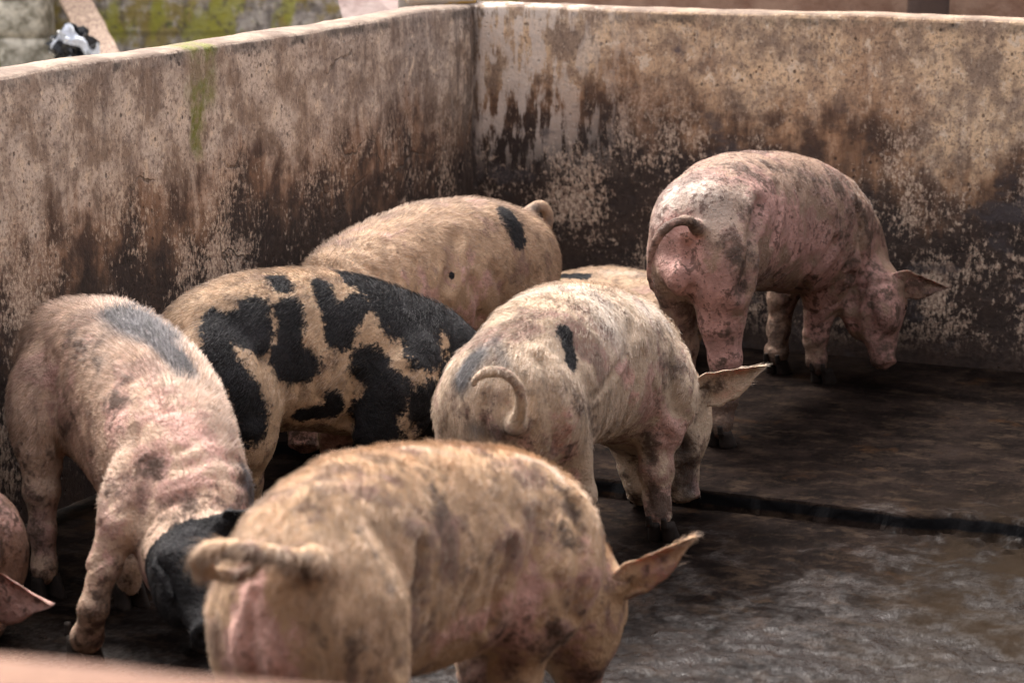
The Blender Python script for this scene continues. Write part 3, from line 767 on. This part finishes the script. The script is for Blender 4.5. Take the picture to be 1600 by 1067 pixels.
    vis = np.clip(.35-(tonorm*unit([0, 1, -.3])).sum(1), .06, 1); vis = vis*(1-.95*np.clip(att['pink'][tri].mean(1)*1.6, 0, 1)); vis = np.where(cen[:, 2] < .30, vis*.45, vis)   # thinner on legs and far side
    pr = ar*vis; pr /= pr.sum()
    ti = RNG.choice(len(tri), hn, p=pr); u = RNG.random(hn); v = RNG.random(hn); fl_ = u+v > 1; u[fl_] = 1-u[fl_]; v[fl_] = 1-v[fl_]
    wts = np.stack([1-u-v, u, v], 1); rp_ = (V[tri[ti]]*wts[..., None]).sum(1)
    nr = (Nn[tri[ti]]*wts[..., None]).sum(1); nr /= np.linalg.norm(nr, axis=1)[:, None]+1e-9
    # lie of the coat: backwards along the nearest spine direction and down the flank
    di = np.argmin(((rp_[:, None, :]-Cc[None, ::3, :])**2).sum(-1), 1); tb = -T[::3][di]; upd = Up[::3][di]
    sidedown = ((rp_-Cc[::3][di])*upd).sum(1)
    swirl = np.stack([fbm(rp_*5+3, 2, 5), fbm(rp_*5+13, 2, 6), fbm(rp_*5+23, 2, 8)], 1)
    flow = tb*.8-np.array([0, 0, .75])+swirl*.55+RNG.normal(0, .13, (hn, 3))
    onhead = np.linalg.norm(rp_-hp, axis=1) < .2
    flow[onhead] = flow[onhead]*.3-d*1.0
    onear = (tri[ti] >= ear0).all(1)
    if EM:
        k = 0
        for (ev, ef, ax) in EM:
            mm = onear & (tri[ti][:, 0] >= ear0+k) & (tri[ti][:, 0] < ear0+k+len(ev)); flow[mm] = ax+RNG.normal(0, .25, (mm.sum(), 3)); k += len(ev)
    flow = flow-nr*(flow*nr).sum(1)[:, None]; flow /= np.linalg.norm(flow, axis=1)[:, None]+1e-9
    ln = hl*RNG.uniform(.55, 1.25, hn); ridge = np.clip((sidedown/b_[::3][di]-.55)/.4, 0, 1)
    ln = ln*(1+ridge*.55*mane); ln[onhead] *= .55; ln[onear] *= .75; ln[rp_[:, 2] < .3] *= .6; ln[att['black'][tri[ti]].mean(1) > .5] *= .8
    if TP:
        TQ = np.array([p for p, q_ in TP]); nt = np.min(((rp_[:, None, :]-TQ[None])**2).sum(-1), 1) < .035**2; ln[nt] *= tailhair; ridge[nt] = 0
    lift = RNG.uniform(.10, .34, hn)+.18*ridge*mane
    p0 = rp_-nr*.001; p1 = p0+(flow*np.cos(lift)[:, None]+nr*np.sin(lift*1.5)[:, None])*(ln*.5)[:, None]
    p2 = p1+(flow*np.cos(lift*.4)[:, None]+nr*np.sin(lift*.5)[:, None]+[0, 0, -.10])*(ln*.5)[:, None]
    pts = np.stack([p0, p1, p2], 1).reshape(-1, 3)-root
    hc = bpy.data.hair_curves.new('hair'); hc.add_curves([3]*hn)
    hc.attributes['position'].data.foreach_set('vector', pts.astype(np.float32).ravel()) if 'position' in hc.attributes else hc.points.foreach_set('position', pts.astype(np.float32).ravel())
    rad = np.tile([hrad, hrad*.75, hrad*.12], hn)*np.repeat(RNG.uniform(.7, 1.25, hn), 3)
    ra = hc.attributes.get('radius') or hc.attributes.new('radius', 'FLOAT', 'POINT'); ra.data.foreach_set('value', rad.astype(np.float32))
    for k, vv in att.items():
        val = (vv[tri[ti]]*wts).sum(1)
        a2 = hc.attributes.new(k, 'FLOAT', 'POINT'); a2.data.foreach_set('value', np.repeat(val, 3).astype(np.float32))
    shade = np.clip(.5+fbm(rp_*[70, 70, 35], 2, 33)*.55+RNG.normal(0, .16, hn), 0, 1)
    a2 = hc.attributes.new('shade', 'FLOAT', 'POINT'); a2.data.foreach_set('value', np.repeat(shade, 3).astype(np.float32))
    hc.materials.append(mat[1]); ho = bpy.data.objects.new('hair', hc); COL.objects.link(ho); ho.parent = rt
    return rt

def mats(name, **k):
    return (skin_material(name+'_skin', **k), skin_material(name+'_bristle', hair=True, **k))

#--PIGS--
G = 'pigs in the pen'
# nearest pig, rump to the left, head down right
pig('nearest blurred tan pig, curled bristly tail at left, pale pink ear raised at right',
    [(468, 793, 3.64, .35, .13), (540, 732, 3.78, .385, .155), (632, 708, 3.93, .39, .16), (722, 705, 4.06, .375, .16), (788, 718, 4.18, .35, .142), (836, 762, 4.26, .30, .115), (868, 830, 4.31, .25, .095)],
    [[(545, 960, 3.60, .095), (560, 1080, 3.58, .075), (545, 1180, 3.55, .042), (560, 1260, 3.57, .032), (565, 1330, 3.62, .030)],
     [(420, 960, 3.72, .10), (415, 1080, 3.72, .07), (400, 1170, 3.68, .042), (410, 1240, 3.70, .032), (412, 1305, 3.74, .030)],
     [(850, 890, 4.06, .10), (822, 975, 4.02, .062), (808, 1050, 4.03, .046), (806, 1120, 4.07, .032), (808, 1190, 4.09, .030)],
     [(800, 900, 4.32, .08), (760, 980, 4.32, .055), (745, 1040, 4.32, .04), (745, 1090, 4.33, .032), (748, 1140, 4.35, .03)]],
    ((900, 905, 4.33), (915, 1095, 4.36), 1.0),
    [((968, 915, 4.28), (1100, 838, 4.25), .075, (.25, -.2, 1), dict(curl=.45))],
    [(485, 874, 3.515, 0.0172), (430, 866, 3.47, 0.0151), (380, 860, 3.455, 0.0142), (335, 857, 3.45, 0.0133), (311, 873, 3.455, 0.0129), (326, 893, 3.46, 0.0125), (362, 900, 3.465, 0.0116), (392, 894, 3.47, 0.0095), (400, 882, 3.475, 0.0069)],
    [('pink', 375, 985, 374, 1060, 40), ('pink', 420, 985, 428, 1060, 42), ('pink', 395, 905, 397, 960, 26), ('grey', 310, 870, 440, 868, 30, .44), ('mud', 480, 880, 520, 980, 22, .36), ('mud', 680, 760, 690, 830, 28, .46),
     ('mud', 885, 760, 890, 850, 22, .62), ('pink', 690, 1000, 800, 940, 36, .6), ('pink', 800, 980, 840, 900, 46, .8), ('pink', 950, 880, 1040, 895, 40, .35), ('mud', 1000, 900, 1060, 860, 26, .36), ('pink', 930, 900, 900, 1000, 50, .55), ('white', 820, 715, 870, 740, 12, .8),
     ('white', 640, 700, 760, 695, 12, .5), ('mud', 870, 980, 930, 1060, 50, .5), ('mud', 780, 960, 800, 1060, 30, .45), ('mud', 600, 720, 660, 760, 30, .36), ('mud', 560, 820, 600, 900, 34, .34), ('mud', 760, 850, 880, 860, 24, .36), ('mud', 480, 900, 560, 1040, 40, .34)],
    mats('near_pig', pink=(.66, .40, .34), tan=(.52, .35, .215), dirt=.6, spk=.35, pinkness=.32, seed=1.3), hn=66000, hl=.024, group=G, vox=.0085, feetz=-.04, wrk=1.3, tailhair=1.0, crease=[(13, .014, 660, 850, 648, 930, 625, 1040), (12, .013, 800, 850, 778, 920, 765, 980), (15, .014, 900, 790, 912, 870, 895, 960), (8, .008, 398, 930, 400, 1070), (40, -.010, 850, 745), (36, -.010, 500, 770), (9, .008, 840, 800, 830, 880), (10, .007, 740, 900, 700, 980), (9, .006, 870, 900, 880, 960)],
    extra=[('add', 378, 1010, 3.545, (.024, .024, .060), .008), ('add', 424, 1010, 3.525, (.024, .024, .060), .008), ('add', 396, 945, 3.54, (.020, .018, .028), .012)])
# left pig coming towards the camera
pig('tan pig beside the left wall with slate grey saddle and lowered black head',
    [(115, 472, 5.36, .35, .135), (172, 478, 5.24, .38, .152), (218, 515, 5.08, .39, .157), (252, 566, 4.93, .38, .152), (278, 636, 4.82, .36, .138), (292, 708, 4.74, .31, .12), (300, 765, 4.68, .27, .11)],
    [[(78, 610, 5.24, .09), (62, 700, 5.18, .050), (66, 765, 5.17, .038), (66, 830, 5.16, .030), (72, 902, 5.14, .029)],
     [(190, 640, 5.40, .09), (195, 760, 5.25, .05), (205, 820, 5.15, .036), (200, 880, 5.05, .030), (203, 942, 4.98, .028)],
     [(228, 745, 4.74, .070), (190, 815, 4.68, .050), (163, 885, 4.66, .035), (146, 950, 4.64, .030), (130, 1026, 4.60, .033)],
     [(330, 800, 4.78, .08), (300, 880, 4.75, .045), (298, 925, 4.74, .034), (308, 965, 4.72, .028), (325, 1008, 4.69, .028)]],
    ((302, 858, 4.62), (330, 985, 4.40), .95, (.2, -.8, .5)),
    [((362, 815, 4.56), (405, 800, 4.50), .06, (.3, -.6, .6), dict(curl=.3)), ((262, 870, 4.52), (276, 940, 4.46), .07, (-.6, -.4, .2), dict(curl=.3))],
    None,
    [('grey', 205, 490, 240, 520, 42), ('grey', 240, 530, 290, 580, 20), ('mud', 250, 795, 385, 775, 26, .42), ('black', 262, 850, 330, 850, 24), ('grey', 385, 740, 395, 790, 22, .8),
     ('white', 150, 462, 205, 462, 16), ('white', 270, 545, 372, 660, 8, .9), ('mud', 175, 625, 205, 625, 18, .62), ('mud', 100, 680, 125, 640, 16, .5), ('mud', 110, 530, 170, 570, 30, .40), ('mud', 40, 720, 75, 890, 30, .48), ('mud', 200, 600, 210, 640, 30, .34), ('mud', 140, 700, 180, 760, 24, .34),
     ('mud', 240, 740, 380, 745, 26, .55), ('mud', 300, 790, 390, 780, 26, .55), ('pink', 200, 640, 330, 720, 60, .65), ('pink', 250, 760, 350, 740, 40, .55), ('pink', 200, 820, 150, 900, 26, .45), ('pink', 240, 820, 240, 870, 24, .5),
     ('mud', 65, 820, 70, 900, 18, .5), ('white', 270, 590, 350, 720, 26, .35)],
    mats('left_pig', tan=(.56, .40, .295), dirt=.30, spk=.35, pinkness=.35, seed=3.1), hn=58000, hl=.024, group=G, mane=1.5, feetz=-.04, vox=.009, blackhead=.115, crease=[(12, .013, 92, 560, 84, 640, 98, 710), (13, .007, 215, 680, 195, 740, 175, 790), (9, .005, 245, 745, 300, 725, 370, 715), (9, .006, 250, 790, 300, 775, 380, 755), (30, -.010, 190, 490), (10, .006, 200, 560, 260, 640), (26, -.008, 330, 640)])
# spotted pig
pig('black and tan spotted pig, the only one with many large black blotches',
    [(335, 454, 5.72, .37, .15), (400, 433, 5.78, .40, .175), (480, 428, 5.84, .405, .18), (560, 440, 5.90, .405, .175), (635, 471, 5.95, .385, .16), (690, 516, 5.96, .33, .135), (722, 576, 5.94, .26, .11)],
    [[(350, 610, 5.60, .12), (385, 690, 5.60, .07), (385, 750, 5.62, .04), (390, 790, 5.62, .03), (395, 838, 5.63, .029)],
     [(350, 600, 5.85, .10), (355, 690, 5.86, .06), (350, 740, 5.88, .04), (352, 780, 5.88, .03), (355, 812, 5.89, .029)],
     [(620, 600, 5.80, .105), (590, 680, 5.76, .06), (580, 740, 5.76, .04), (580, 780, 5.76, .03), (582, 815, 5.76, .029)],
     [(560, 590, 6.02, .08), (525, 680, 6.03, .047), (522, 725, 6.03, .036), (522, 750, 6.03, .03), (524, 790, 6.04, .028)]],
    ((740, 600, 5.92), (735, 765, 5.85), 1.0),
    [((760, 610, 5.85), (800, 680, 5.80), .08, (.3, -.6, .3), dict(curl=.3))],
    None,
    [('black', 400, 482, 402, 530, 27), ('black', 338, 500, 345, 550, 27), ('black', 330, 565, 360, 585, 33), ('black', 372, 500, 380, 530, 22), ('black', 385, 625, 390, 668, 39), ('black', 365, 590, 375, 605, 27),
     ('black', 452, 484, 455, 512, 26), ('black', 450, 565, 468, 572, 33), ('black', 452, 525, 455, 545, 21), ('black', 358, 424, 420, 421, 11), ('black', 436, 436, 444, 448, 18),
     ('black', 505, 448, 512, 476, 20), ('black', 530, 498, 532, 520, 30), ('black', 560, 475, 550, 490, 22), ('black', 490, 421, 580, 434, 20), ('black', 580, 438, 720, 505, 29), ('black', 575, 448, 650, 480, 33), ('black', 600, 470, 625, 500, 37), ('black', 655, 510, 664, 545, 41), ('black', 640, 465, 725, 520, 32),
     ('black', 715, 500, 720, 545, 24), ('black', 577, 568, 580, 571, 35), ('black', 604, 612, 590, 650, 41), ('black', 580, 650, 585, 700, 39), ('black', 520, 622, 522, 636, 17), ('black', 475, 648, 518, 640, 18), ('black', 670, 630, 690, 670, 41), ('black', 720, 600, 740, 760, 54), ('black', 585, 690, 582, 815, 49), ('pink', 520, 680, 522, 760, 30)],
    mats('spotted_pig', tan=(.47, .33, .21), dirt=.35, spk=.45, pinkness=.15, seed=5.7), hn=60000, hl=.022, group=G, mane=1.0, ridge_=('black', .42, 1.1), crease=[(11, .013, 556, 590, 545, 660), (11, .012, 640, 580, 652, 670), (12, .012, 410, 560, 400, 650), (26, -.009, 360, 460), (8, .007, 480, 540, 500, 620)])
# back corner pig
pig('tan pig in the back corner, black patch beside its upcurled tail',
    [(795, 332, 6.98, .37, .15), (738, 314, 6.88, .41, .175), (670, 322, 6.74, .41, .18), (603, 346, 6.60, .41, .175), (552, 376, 6.47, .39, .16), (520, 412, 6.37, .33, .135), (500, 455, 6.30, .26, .11)],
    [[(815, 450, 6.92, .10), (812, 530, 6.95, .06), (815, 580, 6.98, .04), (815, 620, 6.98, .03), (815, 660, 6.98, .029)],
     [(775, 440, 7.10, .10), (765, 520, 7.12, .06), (765, 570, 7.14, .04), (765, 610, 7.14, .03), (765, 640, 7.14, .029)],
     [(590, 500, 6.38, .095), (610, 580, 6.38, .055), (615, 640, 6.38, .04), (615, 670, 6.38, .03), (615, 705, 6.38, .029)],
     [(520, 500, 6.55, .08), (545, 580, 6.56, .05), (548, 620, 6.56, .036), (548, 650, 6.56, .03), (548, 680, 6.56, .028)]],
    ((478, 520, 6.22), (468, 702, 6.10), 1.1, (-.4, -.9, 0)),
    [((440, 470, 6.25), (400, 520, 6.2), .08, (.3, -.6, .3), {})],
    [(822, 340, 7.06, .020), (832, 326, 7.09, .019), (848, 322, 7.11, .018), (857, 336, 7.12, .017), (855, 356, 7.12, .015), (846, 368, 7.12, .011)],
    [('black', 796, 340, 808, 366, 24), ('black', 706, 430, 706, 432, 5), ('pink', 560, 350, 620, 370, 30, .35), ('pink', 740, 440, 740, 500, 50, .55), ('pink', 640, 430, 690, 470, 30, .35), ('pink', 468, 690, 470, 720, 30, .9),
     ('mud', 480, 560, 470, 640, 60, .5), ('grey', 835, 325, 856, 345, 22, .5)],
    mats('corner_pig', tan=(.43, .29, .185), dirt=.25, spk=.3, pinkness=.25, seed=8.9), hn=46000, hl=.022, group=G, extra=[('add', 512, 412, 6.36, (.040, .036, .032), .02)], crease=[(11, .013, 708, 370, 700, 440), (9, .010, 735, 440, 750, 500), (9, .009, 770, 420, 790, 480), (8, .008, 600, 380, 620, 450), (24, -.009, 790, 335)])
# middle pig
pig('pale pig in the middle with one oval black flank spot and curled tail',
    [(800, 527, 5.15, .35, .136), (842, 476, 5.28, .38, .158), (886, 449, 5.44, .385, .168), (938, 452, 5.60, .375, .16), (978, 482, 5.74, .36, .145), (1008, 530, 5.83, .31, .12), (1028, 580, 5.88, .24, .095)],
    [[(850, 630, 5.12, .088), (888, 705, 5.20, .058), (905, 770, 5.22, .038), (903, 830, 5.23, .030), (908, 885, 5.26, .029)],
     [(745, 640, 5.20, .10), (745, 740, 5.22, .06), (735, 800, 5.22, .04), (740, 850, 5.23, .03), (742, 890, 5.25, .029)],
     [(1035, 610, 5.68, .088), (1022, 680, 5.64, .054), (1024, 735, 5.62, .040), (1026, 780, 5.61, .032), (1034, 822, 5.57, .031)],
     [(985, 620, 5.85, .07), (978, 690, 5.85, .042), (990, 730, 5.84, .034), (995, 755, 5.83, .028), (1003, 785, 5.80, .028)]],
    ((1055, 618, 5.87), (1073, 778, 5.83), .9),
    [((1090, 612, 5.82), (1207, 572, 5.79), .105, (.2, -.25, 1), dict(curl=.6, droop=-.06))],
    [(806, 665, 4.985, 0.0143), (814, 632, 4.945, 0.0139), (808, 602, 4.925, 0.0134), (788, 584, 4.915, 0.0130), (764, 581, 4.915, 0.0118), (744, 590, 4.92, 0.0092), (740, 602, 4.925, 0.0067)],
    [('black', 884, 522, 892, 565, 18), ('grey', 722, 590, 760, 500, 30, .75), ('grey', 775, 530, 790, 570, 22, .5), ('grey', 740, 670, 800, 680, 30, .5), ('white', 820, 465, 900, 450, 18), ('white', 900, 450, 960, 520, 30, .65), ('white', 1000, 480, 1040, 500, 18, .5),
     ('pink', 750, 650, 820, 690, 34, .4), ('pink', 1010, 600, 1060, 680, 44, .6), ('grey', 1068, 690, 1078, 765, 34, .55), ('mud', 1040, 600, 1070, 690, 30, .42), ('mud', 735, 640, 800, 690, 40, .40), ('mud', 950, 470, 1040, 500, 30, .32), ('mud', 900, 640, 960, 670, 26, .38), ('pink', 960, 560, 1000, 620, 26, .5), ('mud', 1010, 680, 1020, 720, 18, .62), ('mud', 1035, 560, 1065, 570, 16, .42),
     ('mud', 1025, 770, 1030, 800, 22, .72), ('mud', 1060, 720, 1080, 760, 26, .6), ('pink', 1082, 755, 1086, 765, 12, .9), ('pink', 880, 650, 900, 760, 24, .6), ('mud', 890, 700, 905, 780, 20, .5), ('mud', 1100, 605, 1130, 600, 12, .45)],
    mats('middle_pig', tan=(.52, .40, .29), dirt=.42, spk=.35, pinkness=.3, seed=12.3), hn=56000, hl=.022, group=G, feetz=-.04, vox=.009, wrk=1.5, crease=[(11, .013, 1002, 555, 988, 620, 962, 672), (12, .014, 1046, 560, 1056, 640, 1062, 700), (11, .012, 845, 560, 862, 630, 872, 700), (10, .008, 762, 622, 765, 700), (30, -.010, 812, 500), (26, -.010, 1012, 505), (8, .007, 930, 620, 975, 560, 985, 500), (7, .006, 1020, 600, 1040, 680), (26, .007, 905, 540)])
# far right pig
pig('pink mud-smeared pig standing tall near the back wall at right, head lowered',
    [(1098, 275, 6.44, .36, .145), (1138, 246, 6.62, .40, .165), (1190, 238, 6.84, .41, .172), (1248, 250, 7.03, .405, .17), (1292, 285, 7.16, .36, .145), (1318, 330, 7.22, .30, .115), (1336, 385, 7.24, .24, .095)],
    [[(1125, 410, 6.36, .10), (1128, 500, 6.36, .066), (1133, 560, 6.36, .044), (1130, 625, 6.35, .036), (1124, 697, 6.34, .033)],
     [(1062, 400, 6.46, .09), (1062, 480, 6.48, .055), (1066, 540, 6.50, .04), (1066, 600, 6.50, .032), (1068, 670, 6.50, .031)],
     [(1300, 400, 7.08, .095), (1283, 470, 7.10, .06), (1274, 525, 7.12, .040), (1276, 562, 7.12, .032), (1284, 598, 7.12, .031)],
     [(1250, 400, 7.30, .08), (1222, 465, 7.28, .050), (1218, 515, 7.28, .036), (1213, 550, 7.26, .032), (1213, 583, 7.25, .030)]],
    ((1362, 435, 7.16), (1386, 572, 7.08), 1.02),
    [((1398, 440, 7.10), (1486, 456, 7.06), .10, (.1, -.3, 1), dict(curl=.35))],
    [(1088, 356, 6.27, .016), (1072, 344, 6.235, .0145), (1050, 350, 6.225, .014), (1030, 368, 6.225, .013), (1018, 395, 6.23, .012), (1014, 430, 6.24, .010), (1022, 455, 6.25, .007)],
    [('mud', 1010, 350, 1085, 352, 16, .9), ('mud', 1150, 400, 1160, 450, 20, .8), ('mud', 1090, 360, 1140, 400, 22, .55), ('mud', 1140, 260, 1170, 330, 26, .5), ('mud', 1200, 260, 1330, 300, 22, .5), ('mud', 1345, 320, 1375, 420, 16, .65),
     ('mud', 1125, 580, 1128, 640, 22, .6), ('mud', 1136, 520, 1140, 530, 10, .7), ('mud', 1210, 470, 1214, 580, 22, .5), ('mud', 1280, 540, 1284, 600, 26, .6), ('pink', 1060, 380, 1070, 450, 40), ('pink', 1110, 450, 1130, 560, 44),
     ('pink', 1200, 330, 1300, 420, 60, .75), ('pink', 1290, 440, 1280, 520, 30, .8), ('pink', 1360, 430, 1380, 560, 50, .8), ('mud', 1390, 440, 1470, 455, 34, .46), ('mud', 1370, 540, 1390, 575, 22, .5), ('white', 1035, 340, 1060, 290, 22, .9), ('mud', 1360, 440, 1395, 560, 50, .5), ('mud', 1160, 260, 1165, 420, 30, .45), ('mud', 1310, 340, 1340, 460, 30, .45), ('mud', 1180, 440, 1260, 450, 20, .5), ('mud', 1090, 560, 1130, 690, 30, .5), ('mud', 1050, 380, 1050, 450, 20, .4), ('mud', 1180, 250, 1320, 300, 30, .40),
     ('white', 1080, 290, 1110, 320, 34, .6), ('white', 1150, 300, 1170, 310, 20, .3), ('mud', 1015, 440, 1030, 470, 14, .6)],
    mats('pink_pig', tan=(.27, .18, .13), pink=(.43, .245, .21), dirt=.80, spk=.75, pinkness=.40, seed=15.1), hn=30000, hl=.012, group=G, mane=.4, lowmud=.5, wrk=1.6, crease=[(12, .018, 1186, 320, 1174, 390, 1160, 450), (11, .015, 1302, 380, 1262, 432, 1238, 456), (11, .016, 1340, 330, 1352, 400, 1334, 470), (8, .009, 1330, 430, 1312, 500), (8, .009, 1076, 385, 1078, 455), (24, -.012, 1110, 300), (8, .008, 1215, 290, 1205, 380), (8, .008, 1250, 300, 1240, 400), (20, -.012, 1300, 330), (8, .008, 1380, 440, 1360, 520)],
    extra=[('add', 1064, 432, 6.32, (.048, .05, .055), .012), ('add', 1048, 420, 6.36, (.040, .045, .05), .012), ('add', 1313, 292, 7.12, (.04, .04, .03), .02)])
# lying pig behind
pig('low tan pig against the back wall, only its back showing behind others',
    [(1035, 440, 7.40, .27, .15), (985, 426, 7.46, .285, .17), (935, 422, 7.52, .285, .17), (885, 428, 7.58, .28, .16), (850, 445, 7.62, .25, .13)],
    [[(1030, 530, 7.25, .07), (1010, 560, 7.22, .045), (985, 566, 7.22, .035), (960, 568, 7.2, .03)],
     [(1030, 520, 7.40, .06), (1020, 540, 7.36, .045), (1010, 548, 7.33, .035), (1000, 556, 7.32, .03)],
     [(880, 530, 7.42, .06), (870, 545, 7.36, .045), (860, 552, 7.33, .035), (850, 556, 7.30, .03)],
     [(900, 535, 7.42, .06), (905, 550, 7.34, .045), (910, 556, 7.3, .035), (915, 562, 7.26, .03)]],
    ((815, 480, 7.60), (700, 530, 7.42), 1.0, (-.2, -.3, .9)),
    [((800, 470, 7.55), (780, 520, 7.5), .08, (1, 0, 0), {})], None,
    [('black', 880, 430, 915, 433, 10), ('white', 950, 425, 1000, 428, 10, .4)],
    mats('lying_pig', tan=(.46, .32, .21), dirt=.3, spk=.3, pinkness=.1, seed=18.4), hn=9000, hl=.02, group=G, vox=.012, hooves=False)
# pig at the left edge
pig('pig cut by the left edge, only brown cheek and speckled pink ear visible',
    [(-420, 900, 3.95, .36, .15), (-400, 830, 4.10, .40, .17), (-340, 790, 4.28, .40, .17), (-260, 770, 4.45, .38, .16), (-170, 765, 4.62, .33, .13), (-100, 770, 4.72, .27, .115)],
    [[(-330, 1100, 4.0, .09), (-320, 1200, 4.0, .06), (-320, 1220, 4.0, .04), (-320, 1230, 4.0, .03), (-320, 1240, 4.0, .03)],
     [(-480, 1080, 4.1, .09), (-470, 1150, 4.1, .06), (-470, 1180, 4.1, .04), (-470, 1190, 4.1, .03), (-470, 1195, 4.1, .03)],
     [(-190, 920, 4.5, .08), (-200, 980, 4.5, .05), (-200, 1010, 4.5, .04), (-200, 1030, 4.5, .03), (-200, 1050, 4.5, .03)],
     [(-260, 900, 4.7, .07), (-270, 950, 4.7, .05), (-270, 970, 4.7, .04), (-270, 980, 4.7, .03), (-270, 990, 4.7, .03)]],
    ((-48, 820, 4.88), (-5, 985, 4.84), 1.2, (.9, .3, 0)),
    [((-45, 915, 4.66), (92, 960, 4.55), .15, (.1, -.3, 1), dict(curl=.2))], None,
    [('pink', 0, 800, 30, 820, 30, .6), ('mud', 0, 860, 50, 870, 26, .55), ('pink', 0, 930, 80, 955, 60, 1.0), ('mud', 10, 800, 30, 780, 30, .5), ('mud', 40, 850, 45, 870, 20, .45)],
    mats('edge_pig', tan=(.27, .165, .12), dirt=.5, spk=.6, pinkness=.25, seed=21.0), hn=40000, hl=.022, group=G, vox=.011, feetz=-.04, wrk=2.0)
